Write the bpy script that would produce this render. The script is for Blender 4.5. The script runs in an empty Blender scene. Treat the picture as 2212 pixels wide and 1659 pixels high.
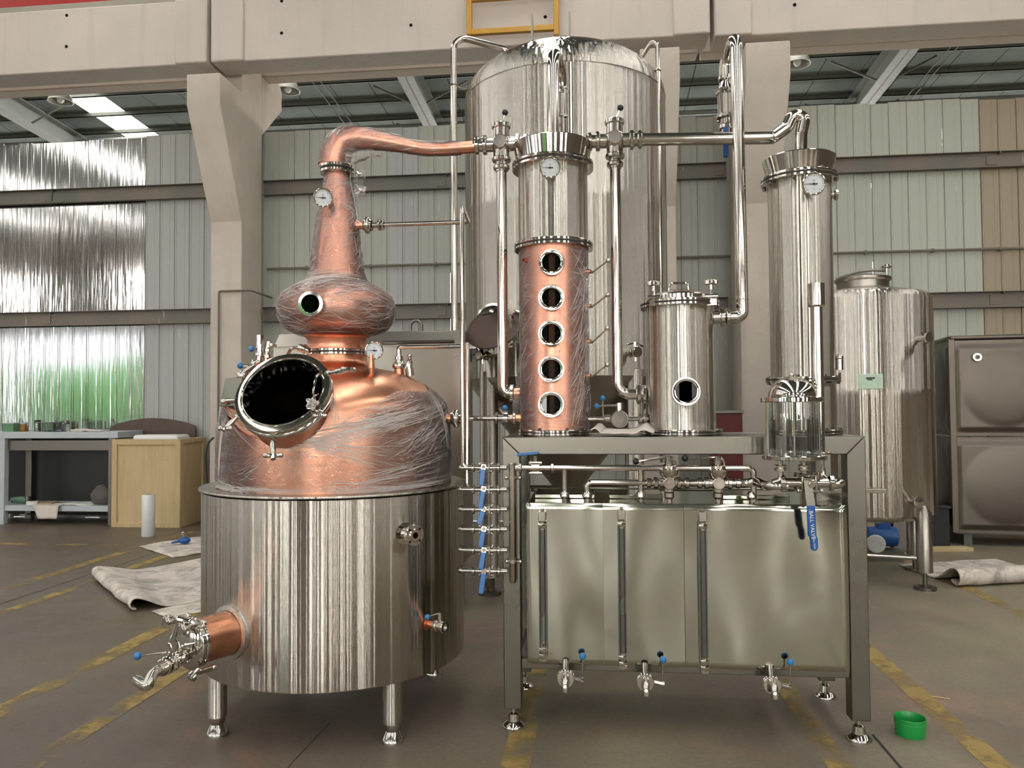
import bpy, bmesh, math, random
import numpy as np
from mathutils import Vector, Matrix
from math import sin, cos, pi, radians, atan2, sqrt, tan
random.seed(7)
SC = bpy.context.scene
COL = SC.collection

# ------------------------------------------------------------------ camera
FPX, YAW, PITCH, ROLL, EYE = 1660.0, radians(6.2), radians(1.74), radians(0.4), 1.5
_F = Vector((-sin(YAW) * cos(PITCH), cos(YAW) * cos(PITCH), sin(PITCH)))
_R0 = Vector((cos(YAW), sin(YAW), 0)); _U0 = _R0.cross(_F)
_R = cos(ROLL) * _R0 - sin(ROLL) * _U0
_U = sin(ROLL) * _R0 + cos(ROLL) * _U0
CAMLOC = Vector((0, 0, EYE))
cd = bpy.data.cameras.new('camera'); cam = bpy.data.objects.new('camera', cd); COL.objects.link(cam)
cd.sensor_fit = 'HORIZONTAL'; cd.sensor_width = 36.0; cd.lens = FPX / 2212 * 36.0
cd.clip_start = 0.05; cd.clip_end = 300
mw = Matrix((( _R.x, _U.x, -_F.x, CAMLOC.x), (_R.y, _U.y, -_F.y, CAMLOC.y), (_R.z, _U.z, -_F.z, CAMLOC.z), (0, 0, 0, 1)))
cam.matrix_world = mw
SC.camera = cam

# ------------------------------------------------------------------ world, exposure
SC.view_settings.view_transform = 'Standard'; SC.view_settings.look = 'None'
SC.view_settings.gamma = 1.0; SC.view_settings.use_curve_mapping = False
SC.view_settings.exposure = -0.08
SC.cycles.max_bounces = 10; SC.cycles.diffuse_bounces = 4; SC.cycles.glossy_bounces = 5
SC.cycles.transmission_bounces = 8; SC.cycles.transparent_max_bounces = 16
SC.cycles.sample_clamp_indirect = 6.0
SC.cycles.caustics_reflective = False; SC.cycles.caustics_refractive = False
W = bpy.data.worlds.new('sky'); SC.world = W; W.use_nodes = True
wn = W.node_tree.nodes; wl = W.node_tree.links
for n in list(wn): wn.remove(n)
wo = wn.new('ShaderNodeOutputWorld'); wb = wn.new('ShaderNodeBackground')
wt = wn.new('ShaderNodeTexCoord'); ws = wn.new('ShaderNodeSeparateXYZ'); wr = wn.new('ShaderNodeValToRGB')
wr.color_ramp.elements[0].position = 0.0; wr.color_ramp.elements[0].color = (0.95, 0.97, 1.0, 1)
wr.color_ramp.elements[1].position = 0.7; wr.color_ramp.elements[1].color = (0.62, 0.78, 1.0, 1)
wl.new(wt.outputs['Generated'], ws.inputs[0]); wl.new(ws.outputs['Z'], wr.inputs[0])
wl.new(wr.outputs[0], wb.inputs[0]); wb.inputs[1].default_value = 2.6
wl.new(wb.outputs[0], wo.inputs[0])
SKYLIGHT = 7.5      # radiance of the translucent roof sheets
WINDOW = 24.0         # radiance of the hall windows behind the camera and the panes added on wall_far

# ------------------------------------------------------------------ where a pixel of the 2212 x 1659 photograph lies in the hall
def ray(x, y): return _F * FPX + _R * (x - 1106) - _U * (y - 829.5)
def at(x, y, Y):
    d = ray(x, y); return CAMLOC + d * (Y / d.y)
def onfloor(x, y):
    d = ray(x, y); return CAMLOC + d * (-EYE / d.z)
def cyl_at(x1, x2, y, Y):            # upright cylinder seen between two pixels, axis at depth Y -> axis x, radius
    a = [atan2(ray(x, y).x, ray(x, y).y) for x in (x1, x2)]
    m = (a[0] + a[1]) / 2
    return Y * tan(m), Y / cos(m) * sin((a[1] - a[0]) / 2)
def PX(n, Y=3.9): return n * Y / FPX   # size of n pixels at depth Y

# ------------------------------------------------------------------ mesh builder
def V(*a): return Vector(a[0]) if len(a) == 1 else Vector(a)
def basis(d):
    d = Vector(d).normalized()
    up = Vector((0, 0, 1)) if abs(d.z) < 0.95 else Vector((1, 0, 0))
    x = up.cross(d).normalized(); y = d.cross(x)
    return x, y, d
def fillet(pts, r, n=6):
    pts = [Vector(p) for p in pts]; out = [pts[0]]
    for i in range(1, len(pts) - 1):
        a, b, c = pts[i - 1], pts[i], pts[i + 1]
        u = (a - b); v = (c - b); lu, lv = u.length, v.length
        if lu < 1e-6 or lv < 1e-6: continue
        u /= lu; v /= lv
        ang = u.angle(v)
        if ang > 3.1: out.append(b); continue
        rr = r[i - 1] if isinstance(r, (list, tuple)) else r
        t = min(rr / tan(ang / 2), lu * 0.49, lv * 0.49)
        rad = t * tan(ang / 2)
        bis = (u + v).normalized(); cen = b + bis * (rad / sin(ang / 2))
        s = b + u * t - cen; e = b + v * t - cen
        tot = s.angle(e)
        for k in range(n + 1):
            f = k / n
            if tot < 1e-5: q = s
            else: q = (s * sin((1 - f) * tot) + e * sin(f * tot)) / sin(tot)
            out.append(cen + q)
    out.append(pts[-1]); return out
def smooth_path(pts, n=8):
    P = [Vector(p) for p in pts]; out = []
    for i in range(len(P) - 1):
        p0 = P[max(i - 1, 0)]; p1 = P[i]; p2 = P[i + 1]; p3 = P[min(i + 2, len(P) - 1)]
        for k in range(n):
            t = k / n
            out.append(0.5 * ((2 * p1) + (-p0 + p2) * t + (2 * p0 - 5 * p1 + 4 * p2 - p3) * t * t + (-p0 + 3 * p1 - 3 * p2 + p3) * t ** 3))
    out.append(P[-1]); return out

class MB:
    def __init__(self): self.v = []; self.f = []; self.mi = []; self.m = 0
    def add(self, vs, fs):
        o = len(self.v); self.v += [tuple(p) for p in vs]
        for f in fs: self.f.append(tuple(i + o for i in f)); self.mi.append(self.m)
        return self
    def box(self, c, s, rot=None):
        c = Vector(c); h = Vector(s) / 2
        vs = [Vector((x * h.x, y * h.y, z * h.z)) for x in (-1, 1) for y in (-1, 1) for z in (-1, 1)]
        if rot is not None:
            R = rot if isinstance(rot, Matrix) else Matrix.Rotation(rot, 3, 'Z')
            vs = [R @ p for p in vs]
        return self.add([p + c for p in vs], [(0, 1, 3, 2), (4, 6, 7, 5), (0, 4, 5, 1), (2, 3, 7, 6), (0, 2, 6, 4), (1, 5, 7, 3)])
    def box2(self, a, b):
        a = Vector(a); b = Vector(b)
        return self.box((a + b) / 2, [abs(q) for q in (b - a)])
    def lathe(self, prof, o=(0, 0, 0), d=(0, 0, 1), n=32, cap0=False, cap1=False, a0=0, a1=2 * pi):
        x, y, z = basis(d); o = Vector(o); full = abs(a1 - a0 - 2 * pi) < 1e-6
        cnt = n if full else n + 1
        vs = []
        for r, h in prof:
            for k in range(cnt):
                a = a0 + (a1 - a0) * k / n
                vs.append(o + z * h + x * (r * cos(a)) + y * (r * sin(a)))
        fs = []
        for i in range(len(prof) - 1):
            for k in range(n):
                k2 = (k + 1) % cnt if full else k + 1
                fs.append((i * cnt + k, i * cnt + k2, (i + 1) * cnt + k2, (i + 1) * cnt + k))
        if cap0: fs.append(tuple(range(cnt - 1, -1, -1)))
        if cap1: fs.append(tuple((len(prof) - 1) * cnt + k for k in range(cnt)))
        return self.add(vs, fs)
    def cyl(self, p, q, r, r2=None, n=20, caps=True):
        p = Vector(p); q = Vector(q); d = q - p
        return self.lathe([(r, 0), (r if r2 is None else r2, d.length)], p, d, n, caps, caps)
    def disc(self, o, d, r, h, n=24, bev=0.0):
        if bev: return self.lathe([(r - bev, 0), (r, bev), (r, h - bev), (r - bev, h)], o, d, n, True, True)
        return self.lathe([(r, 0), (r, h)], o, d, n, True, True)
    def ring(self, o, d, r0, r1, h, n=32, bev=0.0):       # flat ring with a hole, thickness h along d
        b = bev
        p = [(r0, 0), (r1 - b, 0), (r1, b), (r1, h - b), (r1 - b, h), (r0, h), (r0, 0)] if b else [(r0, 0), (r1, 0), (r1, h), (r0, h), (r0, 0)]
        return self.lathe(p, o, d, n)
    def sphere(self, c, r, n=16, m=10, s=(1, 1, 1)):
        c = Vector(c); vs = []; fs = []
        for i in range(m + 1):
            t = pi * i / m
            for k in range(n):
                a = 2 * pi * k / n
                vs.append(c + Vector((r * s[0] * sin(t) * cos(a), r * s[1] * sin(t) * sin(a), r * s[2] * cos(t))))
        for i in range(m):
            for k in range(n):
                fs.append((i * n + k, (i + 1) * n + k, (i + 1) * n + (k + 1) % n, i * n + (k + 1) % n))
        return self.add(vs, fs)
    def torus(self, o, d, R, r, n=32, m=8):
        p = [(R + r * cos(2 * pi * k / m), r * sin(2 * pi * k / m)) for k in range(m + 1)]
        return self.lathe(p, o, d, n)
    def tube(self, pts, r, n=14, caps=True):
        P = [Vector(p) for p in pts]
        Q = [P[0]]
        rs = r if isinstance(r, (list, tuple)) else [r] * len(P)
        rr = [rs[0]]
        for i in range(1, len(P)):
            if (P[i] - Q[-1]).length > 1e-5: Q.append(P[i]); rr.append(rs[i])
        P = Q; T = []
        for i in range(len(P)):
            a = P[i] - P[i - 1] if i else P[1] - P[0]
            b = P[i + 1] - P[i] if i < len(P) - 1 else a
            T.append((a.normalized() + b.normalized()).normalized())
        x, y, _ = basis(T[0]); vs = []
        for i, p in enumerate(P):
            if i:
                q = T[i - 1].rotation_difference(T[i]); x = q @ x; y = q @ y
            for k in range(n):
                a = 2 * pi * k / n
                vs.append(p + (x * cos(a) + y * sin(a)) * rr[i])
        fs = [(i * n + k, i * n + (k + 1) % n, (i + 1) * n + (k + 1) % n, (i + 1) * n + k) for i in range(len(P) - 1) for k in range(n)]
        if caps: fs += [tuple(range(n - 1, -1, -1)), tuple((len(P) - 1) * n + k for k in range(n))]
        return self.add(vs, fs)
    def prism(self, poly, o, x, y, z, h):                    # polygon in the x/y plane pushed h along z
        o, x, y, z = Vector(o), Vector(x), Vector(y), Vector(z); n = len(poly)
        vs = [o + x * a + y * b for a, b in poly] + [o + x * a + y * b + z * h for a, b in poly]
        return self.add(vs, [tuple(range(n - 1, -1, -1)), tuple(range(n, 2 * n))] + [(k, (k + 1) % n, n + (k + 1) % n, n + k) for k in range(n)])
    def hexnut(self, o, d, r, h): return self.lathe([(r * .93, 0), (r, h * .12), (r, h * .88), (r * .93, h)], o, d, 6, True, True)
    def grid(self, fn, nu, nv, closed=False):
        vs = [fn(i / nu, j / nv) for j in range(nv + 1) for i in range(nu + (0 if closed else 1))]
        c = nu if closed else nu + 1
        return self.add(vs, [(j * c + i, j * c + (i + 1) % c, (j + 1) * c + (i + 1) % c, (j + 1) * c + i) for j in range(nv) for i in range(nu)])
    def build(self, name, mats, parent=None, bevel=0, sharp=35, seg=2, loc=None, solid=0, label=None, kind=None, fix=True):
        me = bpy.data.meshes.new(name)
        off = Vector((0, 0, 0))
        if parent is not None: off = world_loc(parent)
        elif loc is not None: off = Vector(loc)
        me.from_pydata([(p[0] - off.x, p[1] - off.y, p[2] - off.z) for p in self.v], [], self.f)
        mats = mats if isinstance(mats, (list, tuple)) else [mats]
        for m in mats: me.materials.append(M[m] if isinstance(m, str) else m)
        me.polygons.foreach_set('material_index', self.mi)
        if fix:
            bm = bmesh.new(); bm.from_mesh(me); bmesh.ops.recalc_face_normals(bm, faces=bm.faces); bm.to_mesh(me); bm.free()
        me.polygons.foreach_set('use_smooth', [True] * len(me.polygons))
        me.set_sharp_from_angle(angle=radians(sharp))
        me.update()
        o = bpy.data.objects.new(name, me); COL.objects.link(o)
        if parent is not None: o.parent = parent
        else: o.location = off
        if solid:
            md = o.modifiers.new('solid', 'SOLIDIFY'); md.thickness = solid; md.offset = 0
        if bevel:
            md = o.modifiers.new('bevel', 'BEVEL'); md.width = bevel; md.segments = seg; md.limit_method = 'ANGLE'; md.angle_limit = radians(40); md.harden_normals = False
        if label: o['label'] = label
        if kind: o['kind'] = kind
        return o

def world_loc(o):
    p = Vector((0, 0, 0))
    while o is not None: p += o.location; o = o.parent
    return p
def tag(o, label=None, cat=None, group=None, kind=None):
    if label: o['label'] = label
    if cat: o['category'] = cat
    if group: o['group'] = group
    if kind: o['kind'] = kind
    return o
def thing(name, label, cat, loc=(0, 0, 0), group=None):
    o = bpy.data.objects.new(name, None); COL.objects.link(o); o.location = loc; o.empty_display_size = 0.1
    return tag(o, label, cat, group)
def struct(name, kids=False, loc=(0, 0, 0)):
    o = bpy.data.objects.new(name, None); COL.objects.link(o); o.location = loc; o['kind'] = 'structure'; return o
KIDS = {}
def kids(o):
    return [c for c in COL.objects if c.parent == o]
def copy_tree(o, loc=None, rot=None, label=None, parent=None):
    ks = kids(o)
    c = o.copy(); COL.objects.link(c)
    if parent is not None: c.parent = parent
    if loc is not None: c.location = loc
    if rot is not None: c.rotation_euler = rot
    if label: c['label'] = label
    for k in ks: copy_tree(k, parent=c)
    return c
def inst(me_obj, name, parent, loc, rot=(0, 0, 0), scale=None):  # a further piece sharing mesh data
    c = me_obj.copy(); c.name = name; COL.objects.link(c); c.parent = parent; c.location = loc; c.rotation_euler = rot
    if scale: c.scale = scale
    return c
# ------------------------------------------------------------------ materials
M = {}
def nmat(name):
    m = bpy.data.materials.new(name); m.use_nodes = True; nt = m.node_tree
    b = nt.nodes['Principled BSDF']; M[name] = m
    return m, nt, nt.nodes, nt.links, b
def coords(nt, scale=(1, 1, 1), kind='Object', rot=(0, 0, 0)):
    tc = nt.nodes.new('ShaderNodeTexCoord'); mp = nt.nodes.new('ShaderNodeMapping')
    mp.inputs['Scale'].default_value = scale; mp.inputs['Rotation'].default_value = rot
    nt.links.new(tc.outputs[kind], mp.inputs['Vector']); return mp.outputs[0]
def noise(nt, vec, scale, detail=4, rough=.55, dist=0):
    n = nt.nodes.new('ShaderNodeTexNoise'); n.inputs['Scale'].default_value = scale; n.inputs['Detail'].default_value = detail
    n.inputs['Roughness'].default_value = rough; n.inputs['Distortion'].default_value = dist
    nt.links.new(vec, n.inputs['Vector']); return n.outputs['Fac']
def ramp(nt, fac, stops, interp='LINEAR'):
    r = nt.nodes.new('ShaderNodeValToRGB'); r.color_ramp.interpolation = interp
    while len(r.color_ramp.elements) < len(stops): r.color_ramp.elements.new(0.5)
    for e, (p, c) in zip(r.color_ramp.elements, stops):
        e.position = p; e.color = (c, c, c, 1) if isinstance(c, (int, float)) else (*c, 1)
    nt.links.new(fac, r.inputs[0]); return r.outputs[0]
def bump(nt, h, strength, dist=0.01, normal=None):
    b = nt.nodes.new('ShaderNodeBump'); b.inputs['Strength'].default_value = strength; b.inputs['Distance'].default_value = dist
    nt.links.new(h, b.inputs['Height'])
    if normal: nt.links.new(normal, b.inputs['Normal'])
    return b.outputs[0]
def mixc(nt, fac, a, b, mode='MIX'):
    n = nt.nodes.new('ShaderNodeMix'); n.data_type = 'RGBA'; n.blend_type = mode
    if isinstance(fac, (int, float)): n.inputs[0].default_value = fac
    else: nt.links.new(fac, n.inputs[0])
    for i, c in ((6, a), (7, b)):
        if isinstance(c, tuple): n.inputs[i].default_value = (*c, 1)
        else: nt.links.new(c, n.inputs[i])
    return n.outputs[2]
def mmath(nt, op, a, b=None):
    n = nt.nodes.new('ShaderNodeMath'); n.operation = op
    for i, c in ((0, a), (1, b)):
        if c is None: continue
        if isinstance(c, (int, float)): n.inputs[i].default_value = c
        else: nt.links.new(c, n.inputs[i])
    return n.outputs[0]

def plain(name, col, rough=.5, metal=0, vary=.12, nscale=8, bmp=0, bscale=60, spec=.5, coat=0):
    m, nt, N, L, b = nmat(name)
    v = coords(nt)
    f = noise(nt, v, nscale)
    lo = tuple(c * (1 - vary) for c in col); hi = tuple(min(1, c * (1 + vary)) for c in col)
    L.new(mixc(nt, f, lo, hi), b.inputs['Base Color'])
    b.inputs['Roughness'].default_value = rough; b.inputs['Metallic'].default_value = metal
    b.inputs['Specular IOR Level'].default_value = spec
    b.inputs['Coat Weight'].default_value = coat
    if bmp: L.new(bump(nt, noise(nt, v, bscale), bmp, .005), b.inputs['Normal'])
    return m

def steel(name, col, rough, aniso=0.0, grain=0.0, gscale=(2, 2, 220), wave=0.0, wscale=(3, 3, .35), rot=0.25, smudge=.06, hair=0.0):
    m, nt, N, L, b = nmat(name)
    b.inputs['Metallic'].default_value = 1.0
    v = coords(nt)
    f = noise(nt, v, 3.0, 5)
    L.new(mixc(nt, f, tuple(c * .93 for c in col), tuple(min(1, c * 1.05) for c in col)), b.inputs['Base Color'])
    g = noise(nt, coords(nt, gscale), 1.0, 3)
    if aniso: b.inputs['Roughness'].default_value = rough
    else: L.new(ramp(nt, f, [(.3, max(.02, rough - smudge * .5)), (.7, rough + smudge)]), b.inputs['Roughness'])
    nrm = None
    if wave:
        nrm = bump(nt, noise(nt, coords(nt, wscale), 1.0, 2.5), wave, .05)
    if grain:
        nrm = bump(nt, g, grain, .002, nrm)
    if hair:     # brushed round the body: fine horizontal grooves tip the normal up and down
        wnz = N.new('ShaderNodeTexWhiteNoise'); wnz.noise_dimensions = '3D'; L.new(coords(nt, (900, 900, 9000)), wnz.inputs['Vector']); h = wnz.outputs['Value']
        cx = N.new('ShaderNodeCombineXYZ'); L.new(mmath(nt, 'MULTIPLY', mmath(nt, 'SUBTRACT', h, .5), hair), cx.inputs[2])
        va = N.new('ShaderNodeVectorMath'); va.operation = 'ADD'; L.new(cx.outputs[0], va.inputs[1])
        if nrm: L.new(nrm, va.inputs[0])
        else:
            ge = N.new('ShaderNodeNewGeometry'); L.new(ge.outputs['Normal'], va.inputs[0])
        vn = N.new('ShaderNodeVectorMath'); vn.operation = 'NORMALIZE'; L.new(va.outputs[0], vn.inputs[0]); nrm = vn.outputs[0]
    if nrm: L.new(nrm, b.inputs['Normal'])
    if aniso:
        b.inputs['Anisotropic'].default_value = aniso; b.inputs['Anisotropic Rotation'].default_value = rot
        t = N.new('ShaderNodeTangent'); t.direction_type = 'RADIAL'; t.axis = 'Z'
        L.new(t.outputs[0], b.inputs['Tangent'])
    return m

steel('steel_brushed', (.55, .52, .465), .15, aniso=1.0, hair=.95, wave=.35, wscale=(11, 11, .010), smudge=.02)
steel('steel_tank', (.55, .515, .46), .15, aniso=1.0, hair=1.1, wave=.5, wscale=(8, 8, .008), smudge=.02)
steel('steel_polished', (.60, .57, .52), .08, smudge=.05)
steel('steel_pipe', (.56, .52, .47), .11, smudge=.05, grain=.03, gscale=(90, 90, 90))
steel('steel_satin', (.36, .33, .29), .30, grain=.05, gscale=(4, 4, 160))
steel('steel_frame', (.22, .208, .178), .28, grain=.08, gscale=(120, 3, 3))
steel('steel_sheet', (.46, .46, .385), .10, wave=.12, wscale=(1.8, 1.8, 1.1), smudge=.04)
steel('steel_dull', (.145, .125, .105), .38, wave=.1, wscale=(2, 2, 2))
steel('steel_dark', (.20, .18, .16), .35)
steel('copper_bare', (.76, .36, .22), .27, wave=.06, wscale=(5, 5, 2), grain=.04, gscale=(3, 3, 120))
steel('copper_wrapped', (.80, .36, .235), .30, wave=.05, wscale=(5, 5, 2))
plain('black_plastic', (.012, .012, .013), .3)
plain('blue_plastic', (.012, .09, .32), .35, vary=.1)
plain('blue_lever', (.035, .16, .42), .3, vary=.1)
plain('blue_dark', (.012, .035, .16), .35)
plain('tool_sack', (.10, .085, .075), .8, vary=.4)
plain('steel_dark_brown', (.075, .045, .032), .45, vary=.25)
plain('blue_ball', (.035, .19, .48), .3)
plain('rubber_dark', (.02, .02, .02), .7)
plain('dial_white', (.75, .78, .80), .35, vary=.03)
plain('scale_grey', (.22, .22, .26), .5)
plain('ink', (.02, .02, .05), .5)
plain('text_white', (.8, .82, .85), .5, vary=.02)
plain('black_void', (.006, .005, .005), .7, spec=.1)
plain('green_plastic', (.01, .30, .055), .35, vary=.1, coat=.2)
plain('yellow_paint', (.55, .29, .03), .45, vary=.2, bmp=.1)
plain('red_paint', (.38, .02, .015), .5, vary=.2)
plain('purlin_paint', (.10, .105, .085), .6, vary=.25)
plain('rafter_paint', (.20, .21, .195), .55, vary=.15)
plain('cloth_white', (.66, .60, .53), .9, vary=.08, bmp=.3, bscale=40)
plain('white_plastic', (.72, .72, .70), .4, vary=.05)
plain('film_roll', (.68, .68, .66), .25, vary=.08, nscale=30, coat=.4)
plain('bench_top', (.46, .50, .52), .4, vary=.15)
plain('cardboard', (.35, .26, .15), .8, vary=.2)
plain('amber_glass', (.22, .10, .015), .1, vary=.3)
plain('can_green', (.10, .22, .12), .4)
plain('lamp_shade', (.34, .34, .29), .4, vary=.15)
plain('bulb_white', (.7, .7, .68), .2)
plain('label_green', (.50, .66, .50), .35, vary=.25, nscale=30)
plain('teal_machine', (.10, .20, .13), .5)
plain('red_plastic', (.13, .005, .005), .4)

def m_concrete(name, a, b_):
    m, nt, N, L, b = nmat(name)
    v = coords(nt, kind='Object')
    f = noise(nt, v, 1.1, 6, .6); g = noise(nt, v, 14, 5, .6)
    c = mixc(nt, ramp(nt, f, [(.35, 0), (.65, 1)]), a, b_)
    st = noise(nt, coords(nt, (6, 6, .5)), 1.0, 4)
    c = mixc(nt, ramp(nt, st, [(.55, 0), (.8, .35)]), c, tuple(x * .7 for x in a))
    pit = ramp(nt, noise(nt, v, 30, 2), [(.71, 0), (.76, .5)])
    c = mixc(nt, pit, c, (.22, .19, .16))
    L.new(c, b.inputs['Base Color']); b.inputs['Roughness'].default_value = .85
    L.new(bump(nt, g, .35, .01), b.inputs['Normal'])
m_concrete('concrete', (.50, .43, .37), (.60, .54, .46))
m_concrete('concrete_beam', (.56, .51, .455), (.63, .555, .49))

def m_floor():
    m, nt, N, L, b = nmat('floor_paint')
    v = coords(nt, kind='Object')
    big = noise(nt, v, .45, 5, .6); mid = noise(nt, v, 2.3, 6, .65, .6); fine = noise(nt, v, 40, 4)
    c = mixc(nt, ramp(nt, big, [(.40, 0), (.60, 1)]), (.23, .185, .15), (.30, .262, .175))
    worn = ramp(nt, noise(nt, v, .8, 6, .7, .4), [(.55, 0), (.68, 1)])
    c = mixc(nt, mmath(nt, 'MULTIPLY', worn, .8), c, (.40, .245, .18))
    c = mixc(nt, ramp(nt, mid, [(.3, .35), (.62, 0)]), c, (.10, .083, .065))
    c = mixc(nt, ramp(nt, noise(nt, coords(nt, (1.5, 14, 1), rot=(0, 0, .5)), 4.0, 3), [(.70, 0), (.76, .5)]), c, (.40, .35, .29))
    c = mixc(nt, ramp(nt, fine, [(.3, .25), (.7, 0)]), c, (.06, .05, .04))
    # base colour goes darker and browner towards the left, the change broken by noise
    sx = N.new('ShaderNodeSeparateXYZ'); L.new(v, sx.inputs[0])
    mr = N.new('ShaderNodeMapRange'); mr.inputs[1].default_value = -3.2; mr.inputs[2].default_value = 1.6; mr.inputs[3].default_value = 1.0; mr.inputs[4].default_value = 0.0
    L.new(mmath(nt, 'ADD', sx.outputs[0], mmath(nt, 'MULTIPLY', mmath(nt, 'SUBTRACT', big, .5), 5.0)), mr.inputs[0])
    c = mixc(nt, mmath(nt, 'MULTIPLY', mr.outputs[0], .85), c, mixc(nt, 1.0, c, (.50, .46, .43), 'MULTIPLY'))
    L.new(c, b.inputs['Base Color'])
    L.new(ramp(nt, mid, [(.3, .36), (.7, .58)]), b.inputs['Roughness'])
    b.inputs['Specular IOR Level'].default_value = .4
    L.new(bump(nt, mid, .12, .01), b.inputs['Normal'])
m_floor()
def m_marking():
    m, nt, N, L, b = nmat('line_paint')
    v = coords(nt, kind='Object')
    L.new(mixc(nt, noise(nt, v, 5, 4), (.34, .22, .055), (.42, .31, .12)), b.inputs['Base Color'])
    b.inputs['Roughness'].default_value = .6
    w = noise(nt, v, 3.0, 8, .72); w2 = noise(nt, v, .7, 3)
    s = mmath(nt, 'ADD', w, mmath(nt, 'MULTIPLY', w2, .6))
    L.new(ramp(nt, s, [(.70, 0), (.86, .88)]), b.inputs['Alpha'])
m_marking()
def m_panel(name, a, b_, rough, metal, wave, scr=True):
    m, nt, N, L, b = nmat(name)
    tc = N.new('ShaderNodeNewGeometry'); mp = N.new('ShaderNodeMapping'); L.new(tc.outputs['Position'], mp.inputs[0])
    mp.inputs['Scale'].default_value = (1, 1, .25)
    f = noise(nt, mp.outputs[0], 1.3, 4)
    c = mixc(nt, ramp(nt, f, [(.35, 0), (.65, 1)]), a, b_)
    if scr:
        mp2 = N.new('ShaderNodeMapping'); L.new(tc.outputs['Position'], mp2.inputs[0]); mp2.inputs['Scale'].default_value = (22, 22, 2.2)
        c = mixc(nt, ramp(nt, noise(nt, mp2.outputs[0], 1.0, 3), [(.70, 0), (.76, .6)]), c, (.75, .76, .74))
        c = mixc(nt, ramp(nt, noise(nt, mp2.outputs[0], 1.7, 3), [(.72, 0), (.78, .5)]), c, (.2, .2, .18))
    L.new(c, b.inputs['Base Color']); b.inputs['Roughness'].default_value = rough; b.inputs['Metallic'].default_value = metal
    if wave:
        mp3 = N.new('ShaderNodeMapping'); L.new(tc.outputs['Position'], mp3.inputs[0]); mp3.inputs['Scale'].default_value = (14, 14, .7)
        L.new(bump(nt, noise(nt, mp3.outputs[0], 1.0, 3), wave, .05), b.inputs['Normal'])
m_panel('panel_paint', (.35, .36, .31), (.39, .395, .34), .42, 0, 0)
m_panel('panel_blue', (.36, .36, .345), (.39, .39, .36), .38, 0, 0)
m_panel('panel_light', (.41, .43, .365), (.45, .46, .39), .42, 0, 0)
m_panel('panel_brown', (.30, .24, .17), (.33, .27, .19), .4, .2, 0, False)
m_panel('panel_zinc', (.66, .64, .62), (.74, .73, .72), .09, 1, .06, False)
m_panel('roof_sheet', (.12, .15, .138), (.16, .19, .175), .95, 0, 0, False)
m_panel('girt_paint', (.12, .125, .10), (.20, .155, .12), .5, 0, 0, True)
def m_emit(name, col, s):
    m, nt, N, L, b = nmat(name)
    b.inputs['Base Color'].default_value = (*col, 1); b.inputs['Emission Color'].default_value = (*col, 1)
    b.inputs['Emission Strength'].default_value = s; b.inputs['Roughness'].default_value = .5
m_emit('skylight_sheet', (1, .98, .94), SKYLIGHT)
m_emit('window_pane', (1, .975, .93), WINDOW)
def m_wood(name, a, b_):
    m, nt, N, L, b = nmat(name)
    v = coords(nt, (14, 14, 1.2))
    f = noise(nt, v, 1.5, 5, .6, .6)
    c = mixc(nt, ramp(nt, f, [(.35, 0), (.7, 1)]), a, b_)
    c = mixc(nt, ramp(nt, noise(nt, coords(nt), 9, 2), [(.70, 0), (.76, .6)]), c, tuple(x * .45 for x in a))
    L.new(c, b.inputs['Base Color']); b.inputs['Roughness'].default_value = .7
m_wood('plywood', (.50, .37, .19), (.58, .45, .26))
m_wood('plywood_frame', (.47, .35, .18), (.56, .43, .24))
def m_mat_cloth():
    m, nt, N, L, b = nmat('felt_mat')
    v = coords(nt)
    f = noise(nt, v, 5, 7, .7, .8)
    c = mixc(nt, ramp(nt, f, [(.38, 0), (.55, 1)]), (.36, .32, .28), (.66, .60, .53))
    L.new(c, b.inputs['Base Color']); b.inputs['Roughness'].default_value = .95
    L.new(bump(nt, noise(nt, v, 9, 5), .5, .02), b.inputs['Normal'])
m_mat_cloth()
def m_glass(name, tint, rough=0.0, gloss=.12, fres=.9):
    m, nt, N, L, b = nmat(name)
    N.remove(b); out = N['Material Output']
    t = N.new('ShaderNodeBsdfTransparent'); t.inputs[0].default_value = (*tint, 1)
    g = N.new('ShaderNodeBsdfGlossy'); g.inputs['Roughness'].default_value = rough; g.inputs[0].default_value = (1, 1, 1, 1)
    fr = N.new('ShaderNodeFresnel'); fr.inputs[0].default_value = 1.5
    k = mmath(nt, 'ADD', mmath(nt, 'MULTIPLY', fr.outputs[0], fres), gloss * .4)
    mx = N.new('ShaderNodeMixShader'); L.new(k, mx.inputs[0]); L.new(t.outputs[0], mx.inputs[1]); L.new(g.outputs[0], mx.inputs[2])
    L.new(mx.outputs[0], out.inputs[0])
m_glass('clear_glass', (.985, .99, .985))
m_glass('sight_glass', (.4, .42, .42), gloss=0, fres=.45)
plain('hall_dark', (.10, .082, .062), .7, vary=.3, nscale=1.5)
plain('hall_mid', (.34, .31, .26), .7, vary=.2, nscale=1.5)
m_glass('dark_glass', (.2, .2, .2), gloss=0, fres=.10)
m_glass('jar_glass', (.80, .84, .82))
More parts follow.
